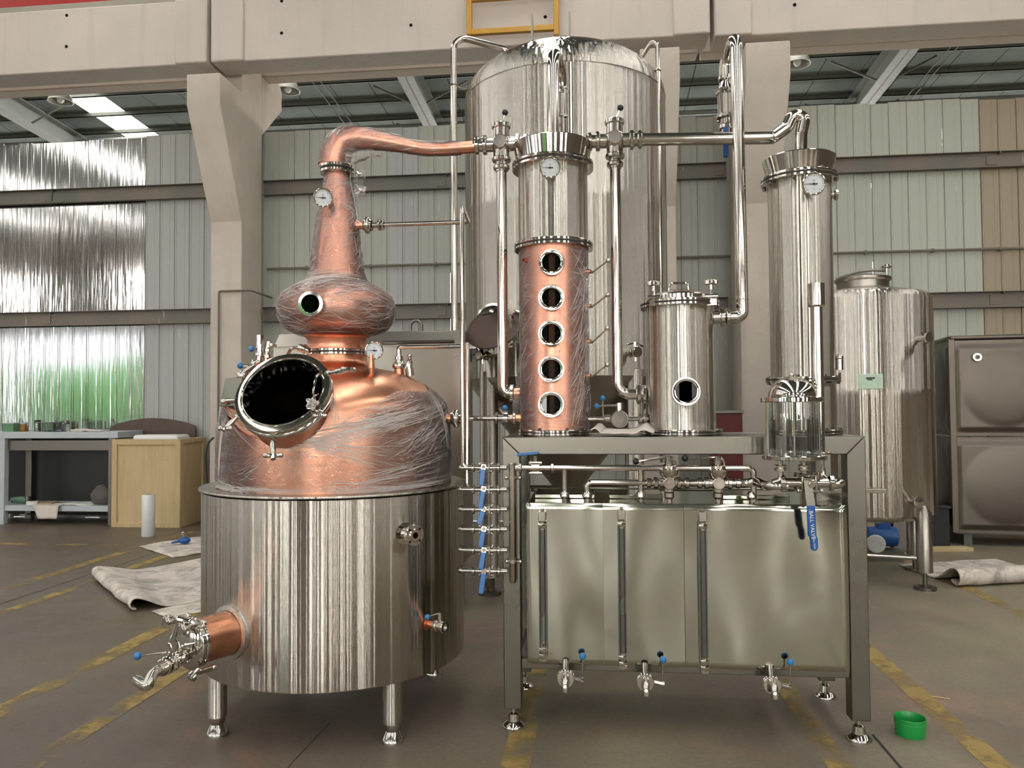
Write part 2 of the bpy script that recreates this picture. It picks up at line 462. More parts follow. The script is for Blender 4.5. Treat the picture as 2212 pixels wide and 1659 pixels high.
def m_film():
    m, nt, N, L, b = nmat('stretch_film')
    N.remove(b); out = N['Material Output']
    v = coords(nt)
    # crossing families of fine drawn creases
    def crease(rot, sc, th, seed):
        vv = coords(nt, sc, rot=rot)
        n = noise(nt, vv, 1.0, 3, .6, .25)
        d = mmath(nt, 'ABSOLUTE', mmath(nt, 'SUBTRACT', n, .5 + seed))
        return ramp(nt, d, [(0, 1), (th, 0)]), n
    c1, h1 = crease((.25, .5, .2), (7, 7, 55), .020, .02)
    c2, h2 = crease((.5, -.7, .3), (9, 9, 70), .018, -.03)
    c3, h3 = crease((-.6, .15, .9), (5, 5, 36), .022, .05)
    m1 = ramp(nt, noise(nt, v, 3.2, 3), [(.42, 0), (.58, 1)])
    m2 = ramp(nt, noise(nt, coords(nt, (1, 1, 1), rot=(1, 2, .5)), 4.1, 3), [(.44, 0), (.60, 1)])
    a = mmath(nt, 'MAXIMUM', mmath(nt, 'MULTIPLY', c1, m1), mmath(nt, 'MULTIPLY', c2, m2))
    a = mmath(nt, 'MAXIMUM', a, mmath(nt, 'MULTIPLY', c3, mmath(nt, 'MULTIPLY', m1, .7)))
    H = mmath(nt, 'ADD', h1, mmath(nt, 'ADD', h2, mmath(nt, 'MULTIPLY', a, .5)))
    nr = bump(nt, H, .28, .015)
    t = N.new('ShaderNodeBsdfTransparent'); t.inputs[0].default_value = (.975, .96, .955, 1)
    g = N.new('ShaderNodeBsdfGlossy'); g.inputs['Roughness'].default_value = .07; L.new(nr, g.inputs['Normal'])
    df = N.new('ShaderNodeBsdfDiffuse'); df.inputs[0].default_value = (.88, .80, .77, 1)
    fr = N.new('ShaderNodeFresnel'); fr.inputs[0].default_value = 1.5; L.new(nr, fr.inputs['Normal'])
    mx = N.new('ShaderNodeMixShader'); L.new(mmath(nt, 'ADD', mmath(nt, 'MULTIPLY', a, .08), fr.outputs[0]), mx.inputs[0])
    L.new(t.outputs[0], mx.inputs[1]); L.new(g.outputs[0], mx.inputs[2])
    mx2 = N.new('ShaderNodeMixShader'); L.new(mmath(nt, 'ADD', mmath(nt, 'MULTIPLY', a, .26), .085), mx2.inputs[0])
    L.new(mx.outputs[0], mx2.inputs[1]); L.new(df.outputs[0], mx2.inputs[2])
    L.new(mx2.outputs[0], out.inputs[0])
m_film()
# ------------------------------------------------------------------ the hall
XL, XR, YB, YF = -34.0, 18.0, -13.0, 24.0
def zroof(Y): return 8.4 - .055 * (Y - 17)
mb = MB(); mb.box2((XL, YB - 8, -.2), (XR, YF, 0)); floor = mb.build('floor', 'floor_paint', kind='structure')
# painted lines running down the hall, worn
def line(x, w, y0, y1, k=0):
    m = MB(); n = max(2, int((y1 - y0) / .5))
    m.grid(lambda u, v: Vector((x + (u - .5) * w + .006 * sin(v * 37 + k), y0 + (y1 - y0) * v, .0022)), 1, n)
    return m.build('floor_marking', 'line_paint', kind='structure', fix=False)
line(-4.967, .12, 4.6, 9.0); line(-4.40, .10, 5.3, 8.2); line(-2.97, .13, 2.2, 5.6); line(-2.39, .11, 2.3, 4.4)
line(-.352, .125, 2.2, 6.6); line(.99, .10, 3.2, 5.2); line(1.645, .115, 2.4, 5.4); line(3.0, .11, 4.6, 8.8)
m = MB(); m.grid(lambda u, v: Vector((-8.6 + 3.5 * u, 8.05 + (v - .5) * .11, .0022)), 7, 1); m.build('floor_marking', 'line_paint', kind='structure', fix=False)
def joint(pts, w=.012):
    m = MB()
    for a, b in zip(pts[:-1], pts[1:]):
        a = Vector(a); b = Vector(b); n = Vector((-(b - a).y, (b - a).x, 0)).normalized() * w / 2
        m.add([a + n, a - n, b - n, b + n], [(0, 1, 2, 3)])
    return m.build('floor_joint', 'rubber_dark', kind='structure', fix=False)
def jag(a, b, n, s):
    a = Vector(a); b = Vector(b); r = random.Random(5)
    return [a.lerp(b, i / n) + Vector((r.uniform(-s, s), 0, .0018)) for i in range(n + 1)]
joint(jag((1.235, 3.7, 0), (1.225, 2.2, 0), 14, .006), .012)
joint(jag((-4.62, 4.6, 0), (-4.60, 9.0, 0), 10, .002), .008)
joint(jag((-1.32, 2.0, 0), (-1.28, 3.6, 0), 8, .004), .004)

# back partition: ribbed sheets, one object per pan
wall_back = struct('wall_back')
YW = 10.1
def pan_mesh(w, z1, mat):
    m = MB()
    p = [(0, .012), (.006, .012), (.010, -.004), (.028, -.004), (.032, 0), (w * .62, 0), (w * .64, -.0025), (w * .69, -.0025), (w * .71, 0), (w - .004, 0), (w, .012)]
    n = len(p)
    vs = [Vector((a, b, 0)) for a, b in p] + [Vector((a, b, z1)) for a, b in p]
    m.add(vs, [(i, i + 1, n + i + 1, n + i) for i in range(n - 1)])
    return m.build('wall_panel', mat, wall_back, fix=False, sharp=20)
PITCHX = .217
protos = {}
x = -13.204; i = -12
while x < 7.6:
    if x < -6.45: mt, zt = 'panel_zinc', 5.33
    elif x < -4.8: mt, zt = 'panel_blue', 5.36
    elif x < -3.6: mt, zt = 'panel_paint', 5.33
    elif x < .4: mt, zt = ('panel_blue' if i % 5 in (1, 2) else 'panel_paint'), 5.31
    elif x < 1.9: mt, zt = 'panel_paint', 5.26
    elif x < 4.78: mt, zt = 'panel_light', 5.33
    else: mt, zt = 'panel_brown', 5.31
    key = (mt, zt)
    if key not in protos:
        protos[key] = pan_mesh(PITCHX, zt, mt); protos[key].location = (x, YW, 0)
    else: inst(protos[key], 'wall_panel', wall_back, (x, YW + (.004 if i % 4 == 0 else 0), random.uniform(-.012, .012)))
    x += PITCHX; i += 1
# horizontal girts, bay by bay
def girt(x0, x1, z, mat='girt_paint'):
    m = MB(); h, d, t = .20, .07, .008
    y = YW - .03
    m.box2((x0, y - t, z - h / 2), (x1, y, z + h / 2)); m.box2((x0, y - d, z + h / 2 - t), (x1, y, z + h / 2)); m.box2((x0, y - d, z - h / 2), (x1, y, z - h / 2 + t))
    m.box2((x0, y - d, z + h / 2 - .03), (x0 + .012, y, z + h / 2)); m.box2((x1 - .14, y - .02, z - .06), (x1 - .02, y, z + .06))
    return m.build('girt', mat, wall_back)
for a, b in ((-13.2, -10.6), (-10.6, -7.62), (-7.62, -4.95), (-4.5, -1.95), (-1.95, .5), (.98, 1.70), (2.2, 5.0), (5.0, 7.6)):
    girt(a, b, 4.53); girt(a, b, 2.79)
# thin conduit along the wall and down the column
m = MB()
m.tube([at(400 + 0, 579, YW - .09), at(2212, 548, YW - .09)], .016, 8) if False else None
a = at(565, 581, YW - .06); b = at(2212, 548, YW - .06)
m.tube([Vector((-4.45, YW - .06, a.z)), Vector((7.5, YW - .06, a.z))], .017, 8)
for xx in (-3.9, -3.0, -2.1, 2.6, 3.4, 4.2, 5.0): m.box((xx, YW - .045, a.z), (.03, .05, .05))
m.build('conduit', 'girt_paint', wall_back)

# concrete columns with brackets towards both bays
def column(x0, x1, back=True):
    r = struct('pillar', loc=((x0 + x1) / 2, 9.7, 0))
    m = MB(); m.box2((x0, 9.4, 0), (x1, 10.0, 6.19)); m.build('shaft', 'concrete', r, bevel=.012)
    m = MB()
    prof = [(9.41, 3.9), (8.8, 5.22), (8.8, 5.60), (9.41, 5.60)]
    m.prism(prof, (x0 - .004, 0, 0), (0, 1, 0), (0, 0, 1), (1, 0, 0), x1 - x0 + .008); m.build('corbel', 'concrete', r, bevel=.012)
    m = MB()
    prof = [(9.99, 5.24), (10.66, 5.84), (10.66, 6.12), (10.58, 6.19), (9.99, 6.19)]
    m.prism(prof, (x0 - .004, 0, 0), (0, 1, 0), (0, 0, 1), (1, 0, 0), x1 - x0 + .008); m.build('corbel', 'concrete', r, bevel=.012)
    return r
c1 = column(-4.93, -4.51); column(.55, .99); column(1.73, 2.21)
m = MB(); pz = 3.02
m.tube(fillet([(-4.80, 9.37, .6), (-4.80, 9.37, pz), (-4.38, 9.37, pz), (-4.38, YW - .06, pz)], .03, 3), .013, 8); m.build('conduit', 'girt_paint', c1)

# crane beams: concrete lengths with a joint over each column pair, thickened ends
def beam(xa, xb, y0, y1, z0, z1, ends=True):
    r = struct('crane_beam', loc=((xa + xb) / 2, y0, z0))
    m = MB(); m.box2((xa, y0, z0), (xb, y1, z1)); m.build('web', 'concrete_beam', r, bevel=.015)
    if ends:
        m = MB(); m.box2((xa, y0 - .035, z0 + .0), (xa + .42, y0 + .02, z1)); m.build('end_block', 'concrete_beam', r, bevel=.02)
        m = MB(); m.box2((xb - .42, y0 - .035, z0 + .0), (xb, y0 + .02, z1)); m.build('end_block', 'concrete_beam', r, bevel=.02)
    m = MB()
    xx = xa + .9
    while xx < xb - .6:
        for zz in (.32, .72): m.disc((xx, y0 + .002, z0 + zz), (0, -1, 0), .020, .006, 10)
        xx += 1.62
    m.build('bolt_hole', 'black_void', r, kind='stuff')
    m = MB(); m.box2((xa, y0 + .03, z1), (xb, y1 - .03, z1 + .085)); m.build('rail_pad', 'hall_mid', r, bevel=.01)
    return r
beam(-14.0, -4.735, 8.94, 9.32, 5.79, 6.60); beam(-4.685, 1.355, 8.94, 9.32, 5.79, 6.60); beam(1.405, 9.0, 8.94, 9.32, 5.75, 6.60)
def back_beam(xa, xb, z=6.05):
    return beam(xa, xb, 9.98, 10.22, z, 6.9, False)
back_beam(-14, -4.735); back_beam(-4.685, 1.355); back_beam(1.405, 9.0)
m = MB(); m.box2((-14, 8.98, 6.688), (9, 9.16, 6.84)); m.build('crane_rail', 'red_paint', kind='structure')

# roof over both bays: sheets with skylight strips between them
ceil = struct('ceiling')
SKYX = [(-30, 1), (-25.2, 1), (-20.4, 1), (-15.6, 1), (-11.05, 2), (-6.2, 1), (-1.2, 1), (3.4, 1), (8.3, 1), (13.2, 1)]
dz = -.055; sl = sqrt(1 + dz * dz)
def sheet(name, x0, x1, y0, y1, mat, lift=0.0):
    m = MB(); vs = [(x0, y0), (x1, y0), (x1, y1), (x0, y1)]
    m.add([(a, b, zroof(b) + lift) for a, b in vs] + [(a, b, zroof(b) + lift + .03) for a, b in vs], [(0, 3, 2, 1), (4, 5, 6, 7), (0, 1, 5, 4), (1, 2, 6, 5), (2, 3, 7, 6), (3, 0, 4, 7)])
    return m.build(name, mat, ceil)
xx = XL; w = .86
while xx < XR:
    x1 = min(xx + w - .018, XR)
    sk = [k for s, k in SKYX if xx <= s < xx + w]
    if sk and sk[0] == 2:
        sheet('skylight', xx, x1, YB - 1, YF, 'skylight_sheet')
    elif sk:
        sheet('skylight', xx, x1, YB - 1, 14.4, 'skylight_sheet'); sheet('roof_panel', xx, x1, 14.42, 19.4, 'roof_sheet'); sheet('skylight', xx, x1, 19.42, YF, 'skylight_sheet')  # skylight lengths over the far bay are added out of view to brighten its roof
    else: sheet('roof_panel', xx, x1, YB - 1, YF, 'roof_sheet')
    xx += w
m = MB(); m.add([(XL, YB - 1, zroof(YB - 1) + .06), (XR, YB - 1, zroof(YB - 1) + .06), (XR, YF, zroof(YF) + .06), (XL, YF, zroof(YF) + .06)], [(0, 1, 2, 3)])
m.build('roof_deck', 'roof_sheet', ceil)
yy = 15.6 - .95 * 29
k = 0
while yy < 23.5:
    far = yy > 10
    if far or k % 2 == 0:
        m = MB(); z = zroof(yy); m.box2((XL, yy - .025, z - .085), (XR, yy + .025, z - .005)); m.box2((XL, yy - .025, z - .085), (XR, yy + .05, z - .078)); m.build('purlin', 'purlin_paint', ceil)
    yy += .95; k += 1
for X0 in (-30.3, -21.4, -12.5, -3.6, 5.7, 14.6):
    m = MB()
    def bar(dx, t0, t1, m=m, X0=X0):
        vs = []
        for Y in (YB, YF):
            for a in (-dx, dx):
                for t in (t0, t1): vs.append((X0 + a, Y, zroof(Y) - t))
        m.add(vs, [(0, 1, 3, 2), (4, 6, 7, 5), (0, 4, 5, 1), (2, 3, 7, 6), (0, 2, 6, 4), (1, 5, 7, 3)])
    bar(.16, .205, .225); bar(.16, .62, .64); bar(.012, .2, .64)
    m.build('rafter', 'rafter_paint', ceil)
    m = MB()
    for Y in (15.6, 17.5):
        m.cyl((X0 + .12, Y, zroof(Y) - .62), (X0 + 1.0, Y + .05, zroof(Y) - .16), .022, n=6); m.cyl((X0 - .12, Y, zroof(Y) - .62), (X0 - 1.0, Y + .05, zroof(Y) - .16), .022, n=6)
    m.build('brace', 'purlin_paint', ceil)
m = MB(); m.cyl((XL, 17.3, zroof(17.3) - .34), (XR, 17.3, zroof(17.3) - .34), .055, n=10); m.build('roof_pipe', 'rafter_paint', ceil)
for q in (672, 690, 2058, 2075):
    xx = at(q, 160, 15.3).x; m = MB(); m.tube([(xx, YB, zroof(YB) - .14), (xx, YF, zroof(YF) - .14)], .011, 6); m.build('roof_cable', 'purlin_paint', ceil)

# the rest of the hall, behind the camera and beside it
def wall_boxes(name, boxes, mat, loc=(0, 0, 0)):
    r = struct(name, loc=loc)
    for a, b in boxes:
        m = MB(); m.box2(a, b); m.build('wall_section', mat, r)
    return r
ZT = 10.2
bx = [((XL, YB - .2, 5.0), (XR, YB, 6.3)), ((XL, YB - .2, 7.7), (XR, YB, ZT)), ]
doors = [(-29.5, -20.2), (-8.9, -5.1)]
wins = [(-18.4, -16.4), (-12.6, -11.0), (-3.6, -2.3), (-1.0, -.3), (2.6, 4.4), (8.0, 9.8), (14.2, 15.5)]
ops = sorted([(a, b, 0.02) for a, b in doors] + [(a, b, 1.1) for a, b in wins])
cur = XL
for a, b, sill in ops:
    bx.append(((cur, YB - .2, 0), (a, YB, 5.0)))
    if sill > .1: bx.append(((a, YB - .2, 0), (b, YB, sill)))
    cur = b
bx.append(((cur, YB - .2, 0), (XR, YB, 5.0)))
wf = wall_boxes('wall_front', bx, 'hall_dark')
for k in range(7):
    m = MB(); m.box2((XL + 2 + 6 * k - .25, YB, 0), (XL + 2 + 6 * k + .25, YB + .5, ZT)); m.build('pier', 'hall_mid', wf)
for k, (a, b) in enumerate(wins):
    w_ = struct('window_%d' % (k + 1), loc=(a, YB, 1.1))
    xx = a
    while xx < b - .3:
        m = MB(); m.box2((xx + .16, YB - .12, 1.1), (min(b, xx + .64), YB - .10, 5.0)); m.build('pane', 'window_pane', w_)
        m = MB(); m.box2((xx - .16, YB - .13, 1.1), (xx + .16, YB - .03, 5.0)); m.build('mullion', 'purlin_paint', w_)
        xx += .64
    m = MB()
    for xx in (a, b): m.box2((xx - .03, YB - .1, 1.1), (xx + .03, YB - .04, 5.0))
    for zz in (1.1, 2.4, 3.7, 5.0): m.box2((a, YB - .1, zz - .03), (b, YB - .04, zz + .03))
    m.build('window_frame', 'purlin_paint', w_)
w_ = struct('window_%d' % (len(wins) + 1), loc=(XL, YB, 6.3))
xx = XL
while xx < XR - .1:
    m = MB(); m.box2((xx + .05, YB - .12, 6.3), (min(xx + 1.7, XR), YB - .10, 7.7)); m.build('pane', 'window_pane', w_)
    xx += 6.4
    m = MB(); m.box2((xx - 4.65, YB - .14, 6.3), (xx + .05, YB - .02, 7.7)); m.build('window_frame', 'purlin_paint', w_)
wall_boxes('wall_left', [((XL - .2, YB, 0), (XL, YF, 2.0)), ((XL - .2, YB, 4.6), (XL, YF, ZT))] + [((XL - .2, YB + 6 * k - 1.5, 2.0), (XL, YB + 6 * k + 1.5, 4.6)) for k in range(7)], 'hall_mid')
wall_boxes('wall_right', [((XR, YB, 0), (XR + .2, YF, ZT))], 'hall_dark')
wall_boxes('wall_far', [((XL, YF, 0), (XR, YF + .2, 2.6)), ((XL, YF, 5.8), (XR, YF + .2, ZT))] + [((XL + 4 * k - 1.3, YF, 2.6), (XL + 4 * k + 1.3, YF + .2, 5.8)) for k in range(14)], 'panel_paint')
w_ = struct('window_20', loc=(XL, YF, 2.6))  # unseen glowing panes, added to light the underside of the far bay's roof
for k in range(13):
    m = MB(); m.box2((XL + 4 * k + 1.3, YF + .08, 2.6), (min(XR, XL + 4 * k + 2.7), YF + .10, 5.8)); m.build('pane', 'window_pane', w_)
    m = MB(); m.box2((XL + 4 * k + 1.96, YF + .02, 2.6), (XL + 4 * k + 2.04, YF + .08, 5.8)); m.build('window_frame', 'purlin_paint', w_)
# yard outside the doors: paving and a row of trees, seen only mirrored in the steel
m = MB(); m.box2((XL - 20, -60, -.3), (XR + 20, YB - 8, -.02)); m.build('ground_yard', 'concrete', kind='structure')
plain('tree_leaves', (.16, .36, .10), .8, vary=.5, nscale=3)
m = MB(); r = random.Random(3)
for k in range(26):
    xx = -46 + k * 2.6; m.sphere((xx, -38 + r.uniform(-2, 2), 2.0 + r.uniform(-.4, .4)), 2.6, 12, 8, (1.1, 1, 1.35 + r.uniform(-.2, .3)))
m.build('treeline', 'tree_leaves', kind='structure')
# three dome lamps below the roof of the far bay
def dome(p, label):
    p = Vector(p); r = thing('pendant_lamp', label, 'lamp', p, 'dome lamps under the roof')
    m = MB(); R = .23
    m.lathe([(.05, .20), (.09, .17), (.17, .10), (.215, .02), (R, -.06), (R + .01, -.065), (R - .006, -.066), (.205, .015), (.16, .092), (.08, .158), (.0, .165)], p, n=28); m.build('lamp_shade', 'lamp_shade', r)
    m = MB(); m.sphere(p + Vector((0, 0, -.0)), .075, 14, 10, (1, 1, 1.3)); m.build('bulb', 'bulb_white', r)
    m = MB(); m.cyl(p + Vector((0, 0, .19)), p + Vector((0, 0, .30)), .045, n=12); m.cyl(p + Vector((0, 0, .30)), (p.x, p.y, zroof(p.y) - .195), .014, n=8); m.build('stem', 'purlin_paint', r)
dome(at(131, 213, 14.55), 'dome lamp beside the bright skylight strip')
dome(at(622, 190, 14.55), 'dome lamp peeking out from behind the concrete bracket, over the copper still')
dome(at(1722, 132, 14.55), 'dome lamp beside the bracket above the tall steel condenser')
# yellow ladder frame hanging in front of the beam
r = thing('yellow_ladder', 'yellow painted steel ladder end hanging in front of the concrete beam', 'ladder', at(1108, 70, 8.78))
for xa in (1014, 1202):
    a = at(xa, 76, 8.78); m = MB(); m.box2((a.x - .03, 8.76, a.z), (a.x + .03, 8.83, 7.4)); m.build('rail', 'yellow_paint', r, bevel=.006)
a = at(1014, 70, 8.78); b = at(1202, 70, 8.78)
for zz in (a.z, a.z + .40, a.z + .8): m = MB(); m.box2((a.x, 8.765, zz - .032), (b.x, 8.825, zz + .032)); m.build('rung', 'yellow_paint', r, bevel=.005)
# ------------------------------------------------------------------ shared fittings
def rad_at(px, py, X, Y):            # radius of an upright body about (X, Y) whose outline passes a pixel
    a = atan2(ray(px, py).x, ray(px, py).y); c = atan2(X, Y)
    return sqrt(X * X + Y * Y) * abs(sin(a - c))
def zat(py, X, Y):                   # height at which a row of the photograph meets the upright line (X, Y)
    px = 1106
    for _ in range(6):
        p = at(px, py, Y); d = ray(px, py); px += (X - p.x) / Y * FPX * .97
    return at(px, py, Y).z
def hit(px, py, X, Y, rfun, near=None):   # first point where a ray meets a body of revolution with radius rfun(z)
    d = ray(px, py); d = d / d.y
    t = near if near else Y - 1.2; prev = None
    while t < Y + .2:
        p = CAMLOC + d * t; g = sqrt((p.x - X) ** 2 + (p.y - Y) ** 2) - rfun(p.z)
        if g <= 0: return p
        t += .004
    return CAMLOC + d * Y
def interp(prof):                    # radius against height from a list of (r, z)
    pr = sorted(prof, key=lambda q: q[1])
    zs = [q[1] for q in pr]; rs = [q[0] for q in pr]
    return lambda z: float(np.interp(z, zs, rs))
def curve_prof(pts, n=5): return [(p.x, p.y) for p in smooth_path([(a, b, 0) for a, b in pts], n)]
TOCAM = lambda p: (CAMLOC - Vector(p)).normalized()

def nut(mb, p, d, r, w, n=16):       # a union nut centred at p
    d = Vector(d).normalized(); p = Vector(p) - d * w / 2
    b = min(.12 * r, w * .2)
    mb.lathe([(r * .6, 0), (r - b, 0), (r, b), (r, w - b), (r - b, w), (r * .6, w)], p, d, n)
    return mb
def clamp(mb, p, d, r, w=.022):      # tri-clamp collar
    d = Vector(d).normalized(); p = Vector(p)
    mb.lathe([(r, -w * .9), (r * 1.12, -w * .55), (r * 1.5, -w * .42), (r * 1.55, -w * .3), (r * 1.55, w * .3), (r * 1.5, w * .42), (r * 1.12, w * .55), (r, w * .9)], p, d, 24)
    return mb
def gauge(root, p, d, r, name='gauge', stem=None, mat='steel_polished', tilt=0.05):
    p = Vector(p); d = Vector(d).normalized()
    m = MB()
    m.lathe([(r * .3, -r * 1.0), (r * .3, -r * .5), (r * .9, -r * .46), (r * .96, -r * .38), (r * .96, -r * .16), (r, -r * .12), (r * 1.0, r * .05), (r * .97, r * .11), (r * .91, r * .13), (r * .85, r * .09), (r * .83, 0)], p, d, 32, True)
    if stem is not None: m.cyl(p - d * r * .7, stem, r * .22, n=10)
    g = m.build(name, mat, root)
    m = MB(); m.disc(p + d * r * .0, d, r * .835, r * .02, 28); m.build('dial_face', 'dial_white', g)
    x, y, _ = basis(d)
    if y.z < 0: y = -y
    x = y.cross(d)
    m = MB(); o = p + d * r * .035
    for k in range(31):
        a = radians(225 - 270 * k / 30); l = .14 if k % 5 == 0 else .07
        u = x * cos(a) + y * sin(a); w = u.cross(d) * r * (.012 if k % 5 else .02)
        m.add([o + u * r * .76 + w, o + u * r * .76 - w, o + u * r * (.76 - l) - w, o + u * r * (.76 - l) + w], [(0, 1, 2, 3)])
    for (ax, ay, ww, hh) in ((0, .32, .13, .018), (0, .25, .09, .014), (0, -.42, .07, .022)):
        q = o + x * ax * r + y * ay * r
        m.add([q - x * ww * r - y * hh * r, q + x * ww * r - y * hh * r, q + x * ww * r + y * hh * r, q - x * ww * r + y * hh * r], [(0, 1, 2, 3)])
    m.build('scale_marks', 'scale_grey', g, kind='stuff', fix=False)
    m = MB(); o = p + d * r * .06
    u = (-x + y * tilt).normalized(); w = u.cross(d)
    m.prism([(-.30, -.055), (-.30, .055), (.1, .035), (.70, .006), (.70, -.006), (.1, -.035)], o, u * r, w * r, d, r * .03)
    m.disc(o, d, r * .1, r * .05, 12); m.build('needle', 'ink', g)
    return g
def port(root, p, d, ro, ri, depth=.04, name='sight_glass', bolts=6, glass='sight_glass'):
    p = Vector(p); d = Vector(d).normalized()
    m = MB()
    m.lathe([(ri, -depth * .6), (ri, depth), (ri * 1.02, depth * 1.02), (ro * .98, depth * 1.0), (ro, depth * .9), (ro, depth * .55), (ro * .93, depth * .5), (ro * .93, depth * .25), (ro * .97, depth * .2), (ro * .97, -depth * .6)], p, d, 36)
    g = m.build(name, 'steel_polished', root)
    m = MB(); m.disc(p + d * depth * .45, d, ri * 1.0, .004, 28); m.build('glass', glass, g)
    m = MB(); m.disc(p - d * depth * .58, d, ri * 1.0, .002, 28); m.build('dark_inside', 'black_void', g)
    if bolts:
        m = MB(); x, y, _ = basis(d)
        for k in range(bolts):
            a = 2 * pi * (k + .5) / bolts; q = p + (x * cos(a) + y * sin(a)) * (ro + ri) / 2 + d * depth * .95
            m.sphere(q, (ro - ri) * .26, 8, 5); 
        m.build('bolt', 'steel_polished', g, kind='stuff')
    return g
def flange_pair(root, c, d, ri, ro, h, gap=.006, bolts=0, mat='steel_polished', name='flange'):
    c = Vector(c); d = Vector(d).normalized()
    m = MB(); b = min(.004, h * .2)
    m.ring(c - d * (h + gap / 2), d, ri, ro, h, 64, b); m.ring(c + d * gap / 2, d, ri, ro, h, 64, b)
    f = m.build(name, mat, root)
    m = MB(); m.ring(c - d * gap / 2, d, ri, ro * .985, gap, 48); m.build('gasket', 'rubber_dark', f)
    if bolts:
        m = MB(); x, y, _ = basis(d)
        for k in range(bolts):
            a = 2 * pi * (k + .5) / bolts; q = c + (x * cos(a) + y * sin(a)) * (ro - .014)
            m.hexnut(q + d * (h + gap / 2), d, .009, .010); m.hexnut(q - d * (h + gap / 2), -d, .009, .010)
        m.build('bolt', 'steel_dark', f, kind='stuff')
    return f
def ball_lever(mb, mball, p, q, r, rb):   # rod with a ball knob
    mb.cyl(p, q, r, n=8); mball.sphere(q, rb, 16, 10)
def swing_bolt(root, p, q, name='swing_bolt', s=1.0):
    p = Vector(p); q = Vector(q); d = (q - p).normalized(); L = (q - p).length
    x, y, _ = basis(d); m = MB()
    m.sphere(p, .016 * s, 12, 8); m.cyl(p - x * .02 * s, p + x * .02 * s, .009 * s, n=10)
    m.tube([p, p + d * L * .35, p + d * L * .36, p + d * L * .55, p + d * L * .8, p + d * L * .86], [.010 * s, .010 * s, .014 * s, .017 * s, .012 * s, .012 * s], 12)
    m.tube([p + d * L * .86 - x * .036 * s, p + d * L * .88 - x * .015 * s, p + d * L * .88 + x * .015 * s, p + d * L * .86 + x * .036 * s], [.008 * s, .012 * s, .012 * s, .008 * s], 10)
    m.sphere(p + d * L * .86 - x * .036 * s, .014 * s, 10, 8, (1, 1, 1)); m.sphere(p + d * L * .86 + x * .036 * s, .014 * s, 10, 8)
    m.cyl(p + d * L * .86, q, .012 * s, n=10)
    return m.build(name, 'steel_polished', root)
def star_knob(root, c, d, r, h, name='clamp_knob'):
    c = Vector(c); d = Vector(d).normalized(); x, y, _ = basis(d); m = MB()
    pts = []
    for k in range(40):
        a = 2 * pi * k / 40; rr = r * (.82 + .18 * cos(5 * a)); pts.append((rr * cos(a), rr * sin(a)))
    m.prism(pts, c, x, y, d, h); m.prism([(a * .7, b * .7) for a, b in pts], c + d * h, x, y, d, h * .25); m.cyl(c - d * h * 1.6, c, r * .38, n=12)
    return m.build(name, 'steel_polished', root, bevel=.003)
def film_over(root, o, prof, n=120, off=.006, amp=.006, a0=0, a1=2 * pi, seed=1, name='plastic_wrap', top=None, bottom=None, mat='stretch_film'):
    from mathutils import noise as mnoise
    o = Vector(o); rows = prof; vs = []; full = abs(a1 - a0 - 2 * pi) < 1e-6; c = n if full else n + 1
    L = [0]
    for i in range(1, len(rows)): L.append(L[-1] + sqrt((rows[i][0] - rows[i - 1][0]) ** 2 + (rows[i][1] - rows[i - 1][1]) ** 2))
    m = MB(); rf = interp(prof) if top else None
    for j, (r, z) in enumerate(rows):
        for k in range(c):
            a = a0 + (a1 - a0) * k / n
            zz, rr = z, r
            if top:
                f = j / (len(rows) - 1); zb = rows[0][1]; zt = top(a); zz = zb + (zt - zb) * f; rr = rf(zz)
            s = mnoise.noise(Vector((cos(a) * 4 + seed, sin(a) * 4, zz * 11))) + .5 * mnoise.noise(Vector((cos(a) * 9, sin(a) * 9 + seed, zz * 26)))
            e = off + amp * abs(s)
            vs.append(o + Vector((cos(a) * (rr + e), sin(a) * (rr + e), zz)))
    fs = [(j * c + k, j * c + (k + 1) % c, (j + 1) * c + (k + 1) % c, (j + 1) * c + k) for j in range(len(rows) - 1) for k in range(n)]
    m.add(vs, fs)
    return m.build(name, mat, root, sharp=60, fix=False)
def m_crease():
    m, nt, N, L, b = nmat('film_crease')
    b.inputs['Base Color'].default_value = (.95, .88, .84, 1); b.inputs['Roughness'].default_value = .18
    b.inputs['Alpha'].default_value = .50; b.inputs['Specular IOR Level'].default_value = .8
m_crease()
